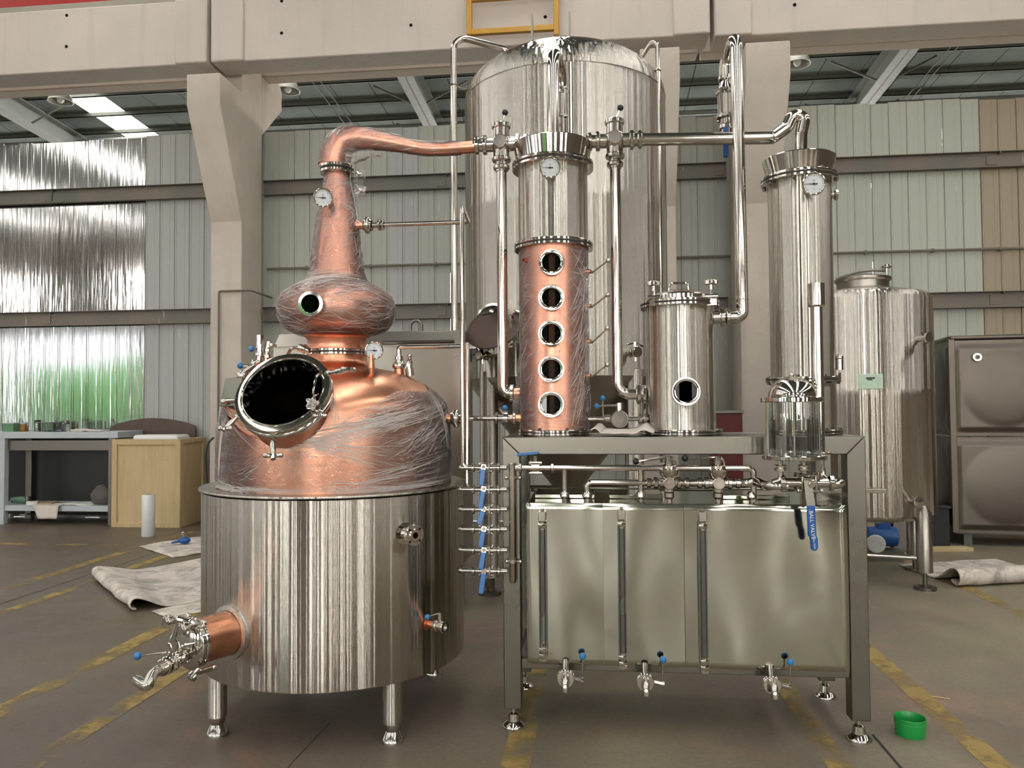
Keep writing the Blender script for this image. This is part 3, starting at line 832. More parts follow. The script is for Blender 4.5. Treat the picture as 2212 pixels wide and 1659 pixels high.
class Creases:                       # drawn folds of the stretch film lying on a body of revolution
    def __init__(s, X, Y, rf): s.X, s.Y, s.rf, s.m = X, Y, rf, MB()
    def pt(s, a, z, e): r = s.rf(z) + e; return Vector((s.X + r * cos(a), s.Y + r * sin(a), z))
    def px(s, x, y):
        p = hit(x, y, s.X, s.Y, s.rf); return atan2(p.y - s.Y, p.x - s.X), p.z
    def strand(s, a, b, w=.0012, e=.010, wob=.01, n=8, rnd=random):
        pts = []; ph = rnd.uniform(0, 6)
        for i in range(n + 1):
            t = i / n
            aa = a[0] + (b[0] - a[0]) * t; zz = a[1] + (b[1] - a[1]) * t + wob * sin(t * 5 + ph) * t * (1 - t) * 2
            pts.append(s.pt(aa, zz, e))
        s.m.tube(pts, [1.35 * w * (.25 + .75 * sin(pi * min(max(t / n, .03), .97))) for t in range(n + 1)], 5, True)
    def band(s, p0, p1, count, spread0, spread1, w=.0011, e=.010, rnd=random):
        w *= .62
        a = s.px(*p0); b = s.px(*p1)
        for k in range(count):
            t0 = max(0, rnd.uniform(-.3, .5)); t1 = min(1, t0 + rnd.uniform(.25, .8))
            da0, dz0 = rnd.gauss(0, spread0), rnd.gauss(0, spread0) * .6; da1, dz1 = rnd.gauss(0, spread1), rnd.gauss(0, spread1) * .6
            q0 = (a[0] + da0, a[1] + dz0); q1 = (b[0] + da1, b[1] + dz1)
            s.strand((q0[0] + (q1[0] - q0[0]) * t0, q0[1] + (q1[1] - q0[1]) * t0), (q0[0] + (q1[0] - q0[0]) * t1, q0[1] + (q1[1] - q0[1]) * t1), w * rnd.uniform(.5, 1.3), e, rnd.uniform(-.02, .02), 7, rnd)
    def scatter(s, a0, a1, z0, z1, count, slope, length, w=.0009, e=.009, rnd=random):
        for k in range(count):
            a = rnd.uniform(a0, a1); z = rnd.uniform(z0, z1); l = length * rnd.uniform(.4, 1.4); sl = slope + rnd.gauss(0, .35)
            r = s.rf(z); s.strand((a, z), (a + l * cos(sl) / r, min(max(z + l * sin(sl), z0), z1)), w * rnd.uniform(.5, 1.3), e, rnd.uniform(-.01, .01), 4, rnd)
    def build(s, root): return s.m.build('film_folds', 'film_crease', root, kind='stuff', fix=False, sharp=80)
# ------------------------------------------------------------------ copper pot still in its steel jacket
XP, YP = -1.335, 3.87
RJ = rad_at(1002, 1250, XP, YP)
still = thing('pot_still', 'big copper pot still with onion head, wrapped in clear film, in a round steel jacket', 'still', (XP, YP, 0))
ZJ1 = at(715, 1077, YP - RJ).z; ZJ0 = at(700, 1503, YP - RJ).z
O = Vector((XP, YP, 0))
m = MB(); m.lathe([(RJ * .2, ZJ0 + .004), (RJ - .004, ZJ0), (RJ, ZJ0 + .006), (RJ, ZJ1 - .012)], O, n=128); m.build('jacket', 'steel_tank', still, sharp=50)
zf = lambda py: zat(py, XP, YP)
rp = lambda px, py: rad_at(px, py, XP, YP)
RC = rp(972, 980)
m = MB(); m.lathe([(RC - .01, ZJ1 - .004), (RJ + .012, ZJ1 - .004), (RJ + .014, ZJ1), (RJ + .012, ZJ1 + .006), (RC - .01, ZJ1 + .010)], O, n=128); m.build('jacket_lid', 'steel_brushed', still)
# copper body, dome, onion, neck
body = [(RC, ZJ1), (RC, zf(960)), (rp(969, 915), zf(915)), (rp(960, 873), zf(873)), (rp(935, 845), zf(845)), (rp(895, 819), zf(819)), (rp(854, 804), zf(804)), (rp(815, 796), zf(796)), (rp(797, 786), zf(786)), (rp(793, 774), zf(774)), (rp(793, 766), zf(766))]
bodyP = curve_prof(body, 6)
m = MB(); m.lathe(bodyP, O, n=96); m.build('pot_body', 'copper_bare', still, sharp=60)
onion = [(rp(791, 758), zf(758)), (rp(790, 745), zf(745)), (rp(796, 729), zf(729)), (rp(812, 724), zf(724)), (rp(836, 712), zf(712)), (rp(850, 690), zf(690)), (rp(853, 664), zf(664)), (rp(846, 643), zf(643)), (rp(826, 626), zf(626)), (rp(800, 612), zf(612)), (rp(790, 602), zf(602)), (rp(784, 570), zf(570)), (rp(773, 487), zf(487)), (rp(762, 430), zf(430)), (rp(755, 395), zf(395)), (rp(753, 375), zf(375))]
onionP = curve_prof(onion, 6)
m = MB(); m.lathe(onionP, O, n=96); m.build('onion_head', 'copper_wrapped', still, sharp=60)
flange_pair(still, (XP, YP, zf(763)), (0, 0, 1), .14, rp(801, 763), .013, .005)
flange_pair(still, (XP, YP, zf(368)), (0, 0, 1), .06, rp(765, 368), .019, .006)
# swan neck and lyne arm narrowing to the first three-way valve
arm = [(721, 364, 32), (723, 345, 32), (727, 330, 32), (736, 313, 30.5), (752, 302.5, 28), (775, 299, 24.5), (813, 303, 20), (854, 310, 16.5), (890, 317, 14.5), (920, 321.5, 13.6), (960, 321.5, 13), (1026, 317, 13)]
AP = []; AR = []
for x, y, r in arm:
    f = max(0, (x - 775) / 250.); Yq = YP + (3.9 - YP) * min(1, f)
    AP.append(at(x, y, Yq)); AR.append(PX(r, Yq) * 1.03)
sp = smooth_path(AP, 6); sr = [p.x for p in smooth_path([(r, 0, 0) for r in AR], 6)]
m = MB(); m.tube(sp, sr, 32); arm_o = m.build('lyne_arm', 'copper_wrapped', still, sharp=60)
from mathutils import noise as mnoise
m = MB(); m.tube(sp[2:-3], [r + .004 + .004 * abs(mnoise.noise(p * 14)) for p, r in zip(sp[2:-3], sr[2:-3])], 32, False); m.build('plastic_wrap', 'stretch_film', still, sharp=60, fix=False)
# film hanging in the crook of the neck and loose behind it
m = MB()
def tent(u, v):
    a = at(748 + 6 * v, 352 - 50 * u, YP - .03); b = at(768 + 70 * u, 352 - 30 * u + 14 * u * u, YP - .02 + .03 * v)
    p = a.lerp(b, v); return p + Vector((0, .02 * mnoise.noise(p * 30) + .02 * (v - .5), .012 * mnoise.noise(p * 22)))
m.grid(tent, 14, 10); m.build('plastic_wrap', 'stretch_film', still, fix=False, sharp=80)
m = MB()
def loose(u, v):
    p = at(762 + 26 * u + 5 * sin(v * 9), 372 + 58 * v - 10 * u, YP + .02 + .03 * u)
    return p + Vector((.02 * mnoise.noise(p * 40), .03 * mnoise.noise(p * 25 + Vector((3, 0, 0))), .01 * mnoise.noise(p * 33)))
m.grid(loose, 12, 18); m.build('plastic_wrap', 'stretch_film', still, fix=False, sharp=80)
# stretch film over onion, neck and body
film_over(still, O, [q for q in onionP if q[1] > zf(728)][::1], 110, .004, .0045, seed=2)
rb = interp(bodyP); 
def ftop(a):
    d = (a - radians(-112) + pi) % (2 * pi) - pi      # measured from the side under the manhole
    zt = zf(925) + (zf(838) - zf(925)) * min(1, max(0, d / radians(95))) if d > 0 else zf(925) + (zf(855) - zf(925)) * min(1, -d / radians(50))
    return zt + .02 * sin(a * 7)
film_over(still, O, [(RC, ZJ1 + .008 + (zf(838) - ZJ1) * k / 40) for k in range(41)] if False else [q for q in [(RC, ZJ1 + .012)] + curve_prof([(RC, ZJ1 + .012), (RC, zf(960))] + body[2:6], 8)], 130, .005, .007, seed=5, top=ftop)
rnd = random.Random(11)
C = Creases(XP, YP, rb)
C.band((600, 962), (950, 858), 70, .05, .05, .0014, rnd=rnd); C.band((655, 950), (870, 985), 26, .03, .09, .0014, rnd=rnd)
C.band((640, 945), (800, 1010), 30, .03, .07, .0013, rnd=rnd); C.band((760, 1045), (965, 985), 26, .05, .06, .0013, rnd=rnd)
C.band((720, 850), (725, 925), 26, .035, .035, .0012, rnd=rnd); C.band((780, 900), (900, 860), 22, .04, .05, .0013, rnd=rnd)
C.band((850, 980), (960, 900), 34, .06, .08, .0010, rnd=rnd); C.band((560, 940), (490, 880), 26, .05, .06, .0011, rnd=rnd)
C.band((560, 1000), (520, 1020), 12, .04, .04, .0009, rnd=rnd); C.band((470, 1050), (700, 1066), 50, .04, .04, .0011, rnd=rnd)
C.band((700, 1064), (965, 1035), 50, .03, .03, .0011, rnd=rnd); C.band((930, 860), (965, 960), 24, .03, .04, .0011, rnd=rnd)
C.band((490, 905), (475, 1040), 20, .03, .02, .0011, rnd=rnd)
for k in range(60):
    q = C.px(rnd.uniform(700, 960), rnd.uniform(880, 985)); l = rnd.uniform(.03, .12)
    C.strand(q, (q[0] + l * 1.5, q[1] + l * rnd.uniform(-.1, .8)), rnd.uniform(.0005, .0012), .011, .01, 4, rnd)
C.build(still)
C = Creases(XP, YP, interp(onionP))
C.scatter(-2.75, -.2, zf(725), zf(610), 220, .02, .13, .0008, .010, rnd); C.scatter(-1.6, .2, zf(600), zf(395), 190, .75, .06, .0007, .009, rnd)
C.scatter(-2.9, -1.5, zf(600), zf(395), 90, .5, .03, .0006, .009, rnd)
C.band((770, 375), (770, 470), 14, .06, .06, .0010, rnd=rnd); C.band((640, 610), (800, 605), 34, .06, .05, .0011, rnd=rnd); C.band((735, 440), (765, 455), 16, .05, .05, .001, rnd=rnd)
C.build(still)
m = MB()
for k in range(90):
    i = rnd.randrange(4, len(sp) - 8); a = rnd.uniform(-2.6, -.3); pts = []
    for j in range(4):
        t = (sp[i + 1 + j] - sp[i + j]).normalized(); x, y, _ = basis(t)
        if y.z < 0: x, y = -x, -y
        aa = a + j * .1; n_ = Vector((0, -1, 0)) * cos(aa + 1.57) + Vector((0, 0, 1)) * sin(aa + 1.57)
        n_ = (n_ - t * n_.dot(t)).normalized(); pts.append(sp[i + j] + n_ * (sr[i + j] + .008))
    m.tube(pts, [.0003, .001, .0009, .0003], 5)
m.build('film_folds', 'film_crease', still, kind='stuff', fix=False)

# dials, sight port, side stub
p = hit(698, 430, XP, YP, interp(onionP)); n_ = (p - Vector((XP, YP, p.z))).normalized()
g_ = at(698, 427, YP - .17); gauge(still, g_, TOCAM(p) + Vector((-.12, 0, 0)), PX(21.5, 3.75), stem=Vector((XP - .02, YP - .06, g_.z)))
gp = at(808, 757, YP - .26); gauge(still, gp, TOCAM(gp) + Vector((.12, 0, 0)), PX(20.5, 3.6), stem=gp + Vector((-.01, .10, 0)))
m = MB(); q = hit(801, 809, XP, YP, rb); m.cyl(q + Vector((0, .02, -.03)), (q.x, q.y + .01, gp.z - .06), .011, n=12); m.cyl((q.x, q.y + .01, gp.z - .085), (q.x, q.y + .01, gp.z - .02), .017, .010, n=12); m.build('gauge_pocket', 'copper_bare', still)
p = hit(677, 658, XP, YP, interp(onionP)); n_ = (p - Vector((XP, YP, p.z))).normalized()
port(still, p + n_ * .01, n_ * .85 + TOCAM(p) * .35, PX(28.5, 3.55), PX(20.5, 3.55), .035, bolts=0, glass='dark_glass')
def stub(px, py, X, Y, rf, d, L, r, mat='copper_bare', name='stub'):
    p = hit(px, py, X, Y, rf); d = Vector(d).normalized(); m = MB(); m.cyl(p - d * .03, p + d * L, r, n=18); m.build(name, mat, still); return p + d * L
zs = zf(489); pr = interp(onionP)(zs); s0 = Vector((XP + pr, YP, zs))
m = MB(); m.lathe([(.036, -.012), (.026, .006), (.019, .02), (.019, .045)], s0, (1, 0, 0), 20); m.build('side_stub', 'copper_wrapped', still)
# side stub to the column feed
zc = zf(905); s1 = Vector((XP + RC, YP, zc))
m = MB(); m.cyl(s1 - Vector((.02, 0, 0)), s1 + Vector((.032, 0, 0)), .024, n=20); m.build('side_stub', 'copper_bare', still)
m = MB(); clamp(m, s1 + Vector((.045, 0, 0)), (1, 0, 0), .030, .03); m.build('clamp', 'steel_polished', still)
# top right stub with relief lever
rz = lambda px, py: hit(px, py, XP, YP, rb)
t0 = Vector((at(862, 806, YP).x, YP + .0, rb and zf(812)))
m = MB(); m.cyl(t0 - Vector((0, 0, .03)), (t0.x, t0.y, zf(795)), .024, n=20); m.build('top_stub', 'copper_bare', still)
m = MB(); clamp(m, (t0.x, t0.y, zf(792)), (0, 0, 1), .022, .026); nut(m, (t0.x, t0.y, zf(776)), (0, 0, 1), .022, .02); m.cyl((t0.x, t0.y, zf(795)), (t0.x, t0.y, zf(770)), .017, n=14)
m.tube(fillet([(t0.x, t0.y, zf(775)), (t0.x, t0.y, zf(752)), (t0.x + .03, t0.y, zf(752))], .03, 6), .013, 12)
m.build('elbow_union', 'steel_polished', still)
m = MB(); a = at(886, 812, YP - .02); m.cyl(a, at(884, 795, YP - .02), .022, n=16); m.cyl(at(884, 795, YP - .02), at(884, 786, YP - .02), .014, n=12); m.sphere(at(885, 769, YP - .02), .013, 10, 8)
m.tube([at(876, 798, YP - .03), at(882, 780, YP - .03), at(886, 769, YP - .02), at(889, 782, YP - .01), at(887, 798, YP - .01)], .006, 8); m.build('relief_lever', 'steel_polished', still)

# manhole: a short port leaning up towards the front, dark inside, with swing bolts round the rim
ax = Vector((0, -cos(radians(35)), sin(radians(35))))
mc = at(612, 848, 3.27); RM = PX(104, 3.43)
m = MB(); m.lathe([(RM * .90, -.30), (RM * .90, -.035), (RM * .80, -.035), (RM * .80, -.30)], mc, ax, 64); mh = m.build('manhole_neck', 'copper_bare', still)
m = MB(); m.lathe([(RM * .80, -.048), (RM * .985, -.048), (RM, -.043), (RM, -.028), (RM * .985, -.024), (RM * .97, -.022), (RM * .97, -.016), (RM * .985, -.014), (RM, -.010), (RM, .006), (RM * .985, .011), (RM * .93, .013), (RM * .875, .013), (RM * .86, .008), (RM * .85, .010), (RM * .825, .010), (RM * .815, 0), (RM * .815, -.048)], mc, ax, 72); m.build('manhole_rim', 'steel_polished', still)
m = MB(); m.disc(mc - ax * .028, ax, RM * .815, .004, 48); m.build('manhole_glass', 'dark_glass', still)
m = MB(); m.lathe([(RM * .812, -.045), (RM * .79, -.055), (RM * .4, -.075), (0, -.08)], mc, ax, 40); m.build('manhole_inside', 'black_void', still)
swing_bolt(still, at(709, 806, 3.22), at(760, 797, 3.14), s=.82)
swing_bolt(still, at(590, 932, 3.20), at(590, 992, 3.10), s=.85)
swing_bolt(still, at(517, 898, 3.22), at(482, 930, 3.14), s=.85)
swing_bolt(still, at(690, 888, 3.16), at(692, 900, 3.08), s=.6)
star_knob(still, at(674, 874, 3.16), TOCAM(mc) + Vector((0, 0, .4)), .031, .022)
m = MB(); m.tube(smooth_path([at(690, 808, 3.2), at(684, 812, 3.16), at(677, 845, 3.12), at(679, 855, 3.14), at(687, 850, 3.2)], 5), .0048, 10); m.build('lid_handle', 'steel_polished', still)
# hinge box left of the manhole
m = MB(); b0 = at(500, 848, 3.42)
m.prism([(-.055, -.065), (.05, -.065), (.05, .07), (-.03, .07)], b0, (1, .1, 0), (0, 0, 1), (0, 1, 0), .09); m.build('hinge_plate', 'steel_frame', still, bevel=.004)
m = MB(); m.cyl(at(480, 866, 3.4), at(516, 864, 3.38), .010, n=10); m.sphere(at(484, 868, 3.39), .015, 10, 8); m.build('hinge_pin', 'steel_polished', still)
# relief and vacuum valves at the upper left
m = MB()
va = at(556, 800, 3.62)
m.tube([at(520, 812, 3.5), at(545, 795, 3.58), at(560, 782, 3.62), at(563, 745, 3.62)], [.018, .018, .018, .016], 12)
m.sphere(at(523, 812, 3.48), .026, 14, 10); nut(m, at(553, 785, 3.6), (0.5, 0, 1), .026, .02); nut(m, at(562, 765, 3.62), (0, 0, 1), .022, .02); m.cyl(at(561, 760, 3.62), at(561, 726, 3.62), .017, n=16); m.cyl(at(561, 732, 3.62), at(561, 724, 3.62), .019, n=16)
m.cyl(at(575, 780, 3.64), at(578, 742, 3.64), .013, n=12); nut(m, at(578, 770, 3.64), (0, 0, 1), .022, .018); nut(m, at(579, 757, 3.64), (0, 0, 1), .020, .016); m.cyl(at(580, 750, 3.64), at(581, 738, 3.64), .019, .016, n=14); m.cyl(at(588, 748, 3.64), at(590, 742, 3.64), .02, n=12)
m.cyl(at(547, 754, 3.60), at(560, 754, 3.61), .004, n=8); m.cyl(at(523, 790, 3.55), at(545, 789, 3.57), .004, n=8)
m.build('relief_valve', 'steel_polished', still)
m = MB(); m.sphere(at(519, 790, 3.55), .015, 14, 10); m.build('blue_knob', 'blue_ball', still); m = MB(); m.sphere(at(543, 754, 3.60), .014, 14, 10); m.build('blue_knob', 'blue_ball', still)
m = MB(); w = at(650, 752, 3.66); m.sphere(w, .02, 12, 8); nut(m, w + Vector((.02, 0, -.005)), (1, 0, -.3), .024, .015); nut(m, w + Vector((.03, 0, -.01)), (1, 0, -.3), .018, .03); m.tube(fillet([w, w + Vector((-.05, 0, .0)), w + Vector((-.075, .02, -.03))], .03, 4), .009, 10); m.build('vent_fitting', 'steel_polished', still)

# fittings on the jacket
rj = lambda z: RJ
p = hit(876, 1152, XP, YP, rj); d = (p - Vector((XP, YP, p.z))).normalized()
m = MB(); m.cyl(p - d * .01, p + d * .06, .024, n=20); m.lathe([(.050, 0), (.028, .004), (.024, .012)], p, d, 24); m.lathe([(.013, .077), (.013, .062), (.018, .060), (.046, .060), (.048, .062), (.048, .075), (.046, .077), (.03, .077), (.026, .081), (.014, .081), (.013, .077)], p, d, 28); jf = m.build('drain_flange', 'steel_polished', still)
m = MB(); x, y, _ = basis(d); m.disc(p + d * .064, d, .0128, .002, 16)
for k in range(4): m.disc(p + d * .0765 + (x * cos(k * pi / 2 + .8) + y * sin(k * pi / 2 + .8)) * .037, d, .0055, .0012, 10)
m.build('bolt_hole', 'black_void', jf, kind='stuff')
p = hit(925, 1347, XP, YP, rj); d = (p - Vector((XP, YP, p.z))).normalized(); d = (d + Vector((.35, -.1, -.03))).normalized()
m = MB(); m.cyl(p - d * .02, p + d * .05, .017, n=16); m.lathe([(.034, 0), (.018, .003)], p, d, 20); jv = m.build('outlet_stub', 'copper_bare', still)
m = MB(); clamp(m, p + d * .055, d, .019, .018); m.cyl(p + d * .05, p + d * .09, .026, n=18); m.ring(p + d * .085, d, .016, .029, .014, 24, .003); q = p + d * .07; m.cyl(q, q + Vector((0, 0, .062)), .006, n=8); m.cyl(q + Vector((0, 0, .03)), q + Vector((0, 0, .062)), .009, n=10); e = at(923, 1333, p.y - .05); m.cyl(q + Vector((0, 0, .06)), e, .0042, n=8); m.build('outlet_valve', 'steel_polished', still)
m = MB(); m.sphere(e, .0135, 16, 10); m.build('blue_knob', 'blue_ball', still, label='blue ball knob of the jacket valve')

# discharge door at the lower left
da = Vector((-.45, -.893, 0)).normalized(); zc = at(497, 1366, YP - RJ * .893).z
dc = Vector((XP, YP, zc)); j0 = dc + da * RJ
m = MB(); m.lathe([(.122, -.012), (.118, .006), (.098, .010)], j0, da, 40); m.build('discharge_collar', 'steel_brushed', still)
m = MB(); m.cyl(j0 - da * .03, j0 + da * .165, .096, n=48); m.build('discharge_neck', 'copper_bare', still)
d1 = j0 + da * .165
m = MB(); m.lathe([(.09, 0), (.100, 0), (.107, .004), (.107, .014), (.104, .017), (.104, .021), (.107, .024), (.107, .036), (.100, .042), (.06, .058), (0, .064)], d1, da, 48); m.build('discharge_lid', 'steel_polished', still)
sx = Vector((0, 0, 1)).cross(da).normalized(); up = Vector((0, 0, 1))
if sx.x < 0: sx = -sx
f0 = d1 + da * .05
for (u, v, s) in ((-.06, .10, 1), (.05, .085, 1)):
    q = f0 + sx * u + up * v
    star_knob(still, q + da * .035, da + up * .2, .030, .02)
    m = MB(); m.tube([q + da * .03, q - da * .045, q - da * .055 - up * .01], [.012, .014, .010], 10); m.sphere(q - da * .05, .017, 12, 8); m.build('swing_bolt', 'steel_polished', still)
q = f0 + sx * .085 - up * .10
star_knob(still, q + da * .02, da - up * .6, .026, .018); m = MB(); m.tube([q + da * .02, q - da * .07], [.012, .010], 10); m.sphere(q - da * .075, .014, 12, 8); m.build('swing_bolt', 'steel_polished', still)
m = MB(); m.tube(fillet([f0 + sx * -.075 + up * .10 + da * .01, f0 - sx * .02 + up * .115 + da * .03, f0 + sx * .03 + up * .10, f0 + sx * .06 + up * .07 - da * .02], .02, 4), .013, 10)
m.tube(fillet([f0 + sx * .03 - up * .06 + da * .0, f0 + sx * .03 - up * .06 + da * .05, f0 + sx * .05 + up * .02 + da * .05, f0 + sx * .07 + up * .02 - da * .01], .012, 4), .006, 8)
m.tube(fillet([f0 - sx * .07 + up * .08 + da * .0, f0 - sx * .085 + up * .0 + da * .02, f0 - sx * .06 - up * .05 + da * .02], .012, 4), .007, 8); m.build('lid_bracket', 'steel_polished', still)
# drain valve and spout on the discharge lid
s0 = f0 - up * .045 + da * .01; sd = (at(345, 1446, s0.y - .19) - s0).normalized(); 
m = MB(); m.cyl(s0, s0 + sd * .20, .022, n=18)
for k, (w, r) in enumerate(((.03, .032), (.085, .036), (.10, .030), (.135, .037), (.165, .034))): nut(m, s0 + sd * w, sd, r, .016, 20)
e = s0 + sd * .20
tip = at(296, 1470, e.y - .03)
m.build('drain_union', 'steel_polished', still)
m = MB(); m.tube(smooth_path([e - sd * .02, e + sd * .02, e + sd * .05 - up * .008, e + sd * .085 - up * .035, tip], 5), .021, 16, False); m.torus(tip, (tip - e).normalized() - up * .4, .021, .003, 20, 6); m.build('drain_spout', 'steel_polished', still)
vb = s0 + sd * .115; m = MB(); m.sphere(vb, .036, 16, 10, (1, 1, .9)); m.cyl(vb, vb + up * .055, .011, n=10); kn = at(297, 1417, vb.y - .05); m.cyl(vb + up * .05, kn, .0045, n=8); m.build('drain_valve', 'steel_polished', still)
m = MB(); m.sphere(kn, .0155, 16, 10); m.build('blue_knob', 'blue_ball', still, label='blue ball knob of the discharge valve')
# legs
for sx_, sy_ in ((-1, -1), (1, -1), (1, 1), (-1, 1)):
    c = Vector((XP - .005 + sx_ * .415, YP + sy_ * .44, 0)); m = MB()
    m.lathe([(.044, ZJ0 + .01), (.044, .085), (.040, .083)], c, n=28, cap1=True); l = m.build('leg', 'steel_brushed', still)
    m = MB(); m.lathe([(.036, .088), (.036, .06), (.030, .05), (.048, .018), (.052, .006), (.052, 0)], c, n=24, cap0=True, cap1=True); m.build('foot', 'steel_polished', l)
# ------------------------------------------------------------------ the skid: frame carrying the columns
YC = 3.9                       # line of the column axes
FX0, FX1 = at(1085, 944, 3.6).x, at(1869, 942, 3.6).x
FY0, FY1 = 3.6, 4.19
ZF1 = at(1400, 943.5, 3.6).z; ZF0 = at(1400, 982, 3.6).z
frame = thing('steel_stand', 'long square-tube steel stand carrying the copper column and the condensers', 'stand', ((FX0 + FX1) / 2, 3.9, 0))
LW = .082
m = MB(); m.prism([(FX0, ZF1), (FX1, ZF1), (FX1 - LW, ZF0), (FX0 + LW, ZF0)], (0, FY0, 0), (1, 0, 0), (0, 0, 1), (0, 1, 0), LW); m.build('front_beam', 'steel_frame', frame, bevel=.004)
m = MB(); m.box2((FX0, FY1 - LW, ZF0), (FX1, FY1, ZF1)); m.build('rear_beam', 'steel_frame', frame, bevel=.004)
for xa in (FX0, FX1 - LW):
    m = MB(); m.box2((xa, FY0 + LW, ZF0), (xa + LW, FY1 - LW, ZF1)); m.build('end_beam', 'steel_frame', frame, bevel=.004)
m = MB(); m.box2((FX0 + LW, FY0 + LW, ZF1 - .008), (FX1 - LW, FY1 - LW, ZF1 - .002)); m.build('deck_plate', 'steel_frame', frame)
for xa, yb in ((FX0, FY0), (FX1 - LW, FY0), (FX0, FY1 - LW), (FX1 - LW, FY1 - LW)):
    m = MB()
    if yb == FY0:
        s = 1 if xa == FX0 else -1; xo = xa if s > 0 else xa + LW
        m.prism([(xo, ZF1 - .001), (xo, .095), (xo + s * LW, .095), (xo + s * LW, ZF0)], (0, yb, 0), (1, 0, 0), (0, 0, 1), (0, 1, 0), LW)
    else: m.box2((xa, yb, .095), (xa + LW, yb + LW, ZF0))
    l = m.build('leg', 'steel_frame', frame, bevel=.004)
    c = Vector((xa + LW / 2, yb + LW / 2, 0)); m = MB(); m.lathe([(.014, .10), (.014, .070), (.024, .062), (.030, .030), (.052, .016), (.056, .008), (.056, 0)], c, n=24, cap0=True, cap1=True); m.build('foot', 'steel_polished', l)
ZR1 = at(1120, 1425, FY0).z; ZR0 = at(1120, 1446, FY0).z
m = MB(); m.box2((FX0 + LW, FY0 + .012, ZR0), (FX1 - LW, FY0 + .06, ZR1)); m.build('lower_rail', 'steel_frame', frame, bevel=.003)
m = MB(); m.box2((FX0 + LW, FY1 - .06, ZR0), (FX1 - LW, FY1 - .012, ZR1)); m.build('lower_rail', 'steel_frame', frame, bevel=.003)
for xa in (FX0 + .012, FX1 - .06):
    m = MB(); m.box2((xa, FY0 + LW, ZR0), (xa + .048, FY1 - LW, ZR1)); m.build('lower_rail', 'steel_frame', frame, bevel=.003)

# ------------------------------------------------------------------ copper column with its steel head
XC, RCOL = cyl_at(1124, 1271, 760, YC)
col = thing('rectifying_column', 'tall copper column with five round sight glasses and a steel head', 'column', (XC, YC, ZF1))
OC = Vector((XC, YC, 0)); zc_ = lambda py: zat(py, XC, YC)
zb0, zb1, zb2, zb3 = ZF1, zc_(535), zc_(362), zc_(316)
m = MB(); m.lathe([(RCOL, zb0 + .02), (RCOL, zb1 - .014)], OC, n=72); m.build('copper_shell', 'copper_wrapped', col)
RS = rad_at(1272, 450, XC, YC)
m = MB(); m.lathe([(RS - .006, zb1 + .01), (RS - .006, zb2 - .01)], OC, n=72); m.build('steel_shell', 'steel_brushed', col)
m = MB(); m.lathe([(RS * .9, zb2 + .012), (RS + .002, zb2 + .014), (RS + .020, zb3), (RS + .016, zb3 + .004), (.05, zb3 + .06), (.026, zb3 + .062)], OC, n=72); m.build('head_cap', 'steel_polished', col, sharp=30)
flange_pair(col, (XC, YC, zb1), (0, 0, 1), RS - .02, rad_at(1281, 540, XC, YC), .014, .006, 0)
flange_pair(col, (XC, YC, zb2), (0, 0, 1), RS - .02, rad_at(1282, 362, XC, YC), .016, .006, 0)
flange_pair(col, (XC, YC, zb0 + .014), (0, 0, 1), RCOL - .02, rad_at(1279, 935, XC, YC), .012, .004, 8)
for py in (568, 644, 721, 798, 874):
    p = at(1191.5, py, YC - RCOL - .01); d = Vector((p.x - XC, p.y - YC, 0)).normalized()
    port(col, p, d, PX(28.5, 3.72), PX(20.5, 3.72), .022, bolts=8)
p = at(1188, 362, YC - RS - .06); gauge(col, p, TOCAM(p), PX(23, 3.66), stem=Vector((XC, YC - RS + .02, p.z)))
for i, (py, ex, ey) in enumerate(((587, 1314, 563), (661, 1313, 637), (738, 1312, 709), (812, 1312, 788))):
    p = at(1271, py, YC - .06); q = at(1280, py + 1, YC - .07); e = at(ex, ey, YC - .12)
    m = MB(); m.cyl(Vector((XC + .1, YC - .03, p.z)), p, .012, n=14); m.lathe([(.0135, -.012), (.012, .012)], p, (1, -.3, 0), 14); tp = m.build('sample_tap', 'copper_bare', col)
    m = MB(); m.cyl(p, q, .008, n=10); m.hexnut(p, q - p, .011, .012); m.cyl(q, e, .0042, n=8); m.build('tap_lever', 'steel_polished', tp)
    m = MB(); m.sphere(e, .0125, 14, 8); m.build('lever_ball', 'steel_polished', tp)
m = MB(); p = at(1133, 562, YC - .13); d = Vector((p.x - XC, p.y - YC, 0)).normalized(); p = OC + d * RCOL + Vector((0, 0, p.z)); m.lathe([(.012, -.01), (.012, .022), (.009, .022), (.009, 0)], p, d, 14); m.build('copper_nipple', 'copper_bare', col)
film_over(col, OC, [(RCOL, zb0 + .03 + (zb1 - zb0 - .05) * k / 46) for k in range(47)], 80, .003, .005, seed=9)
rnd = random.Random(21); C = Creases(XC, YC, lambda z: RCOL)
C.scatter(-2.9, -.15, zb0 + .05, zb1 - .03, 190, .7, .08, .0007, .009, rnd)
for py in (587, 661, 738, 812):
    C.band((1262, py + 3), (1225, py + 62), 18, .10, .22, .0010, rnd=rnd); C.band((1262, py), (1215, py - 25), 9, .08, .2, .0009, rnd=rnd)
C.build(col)
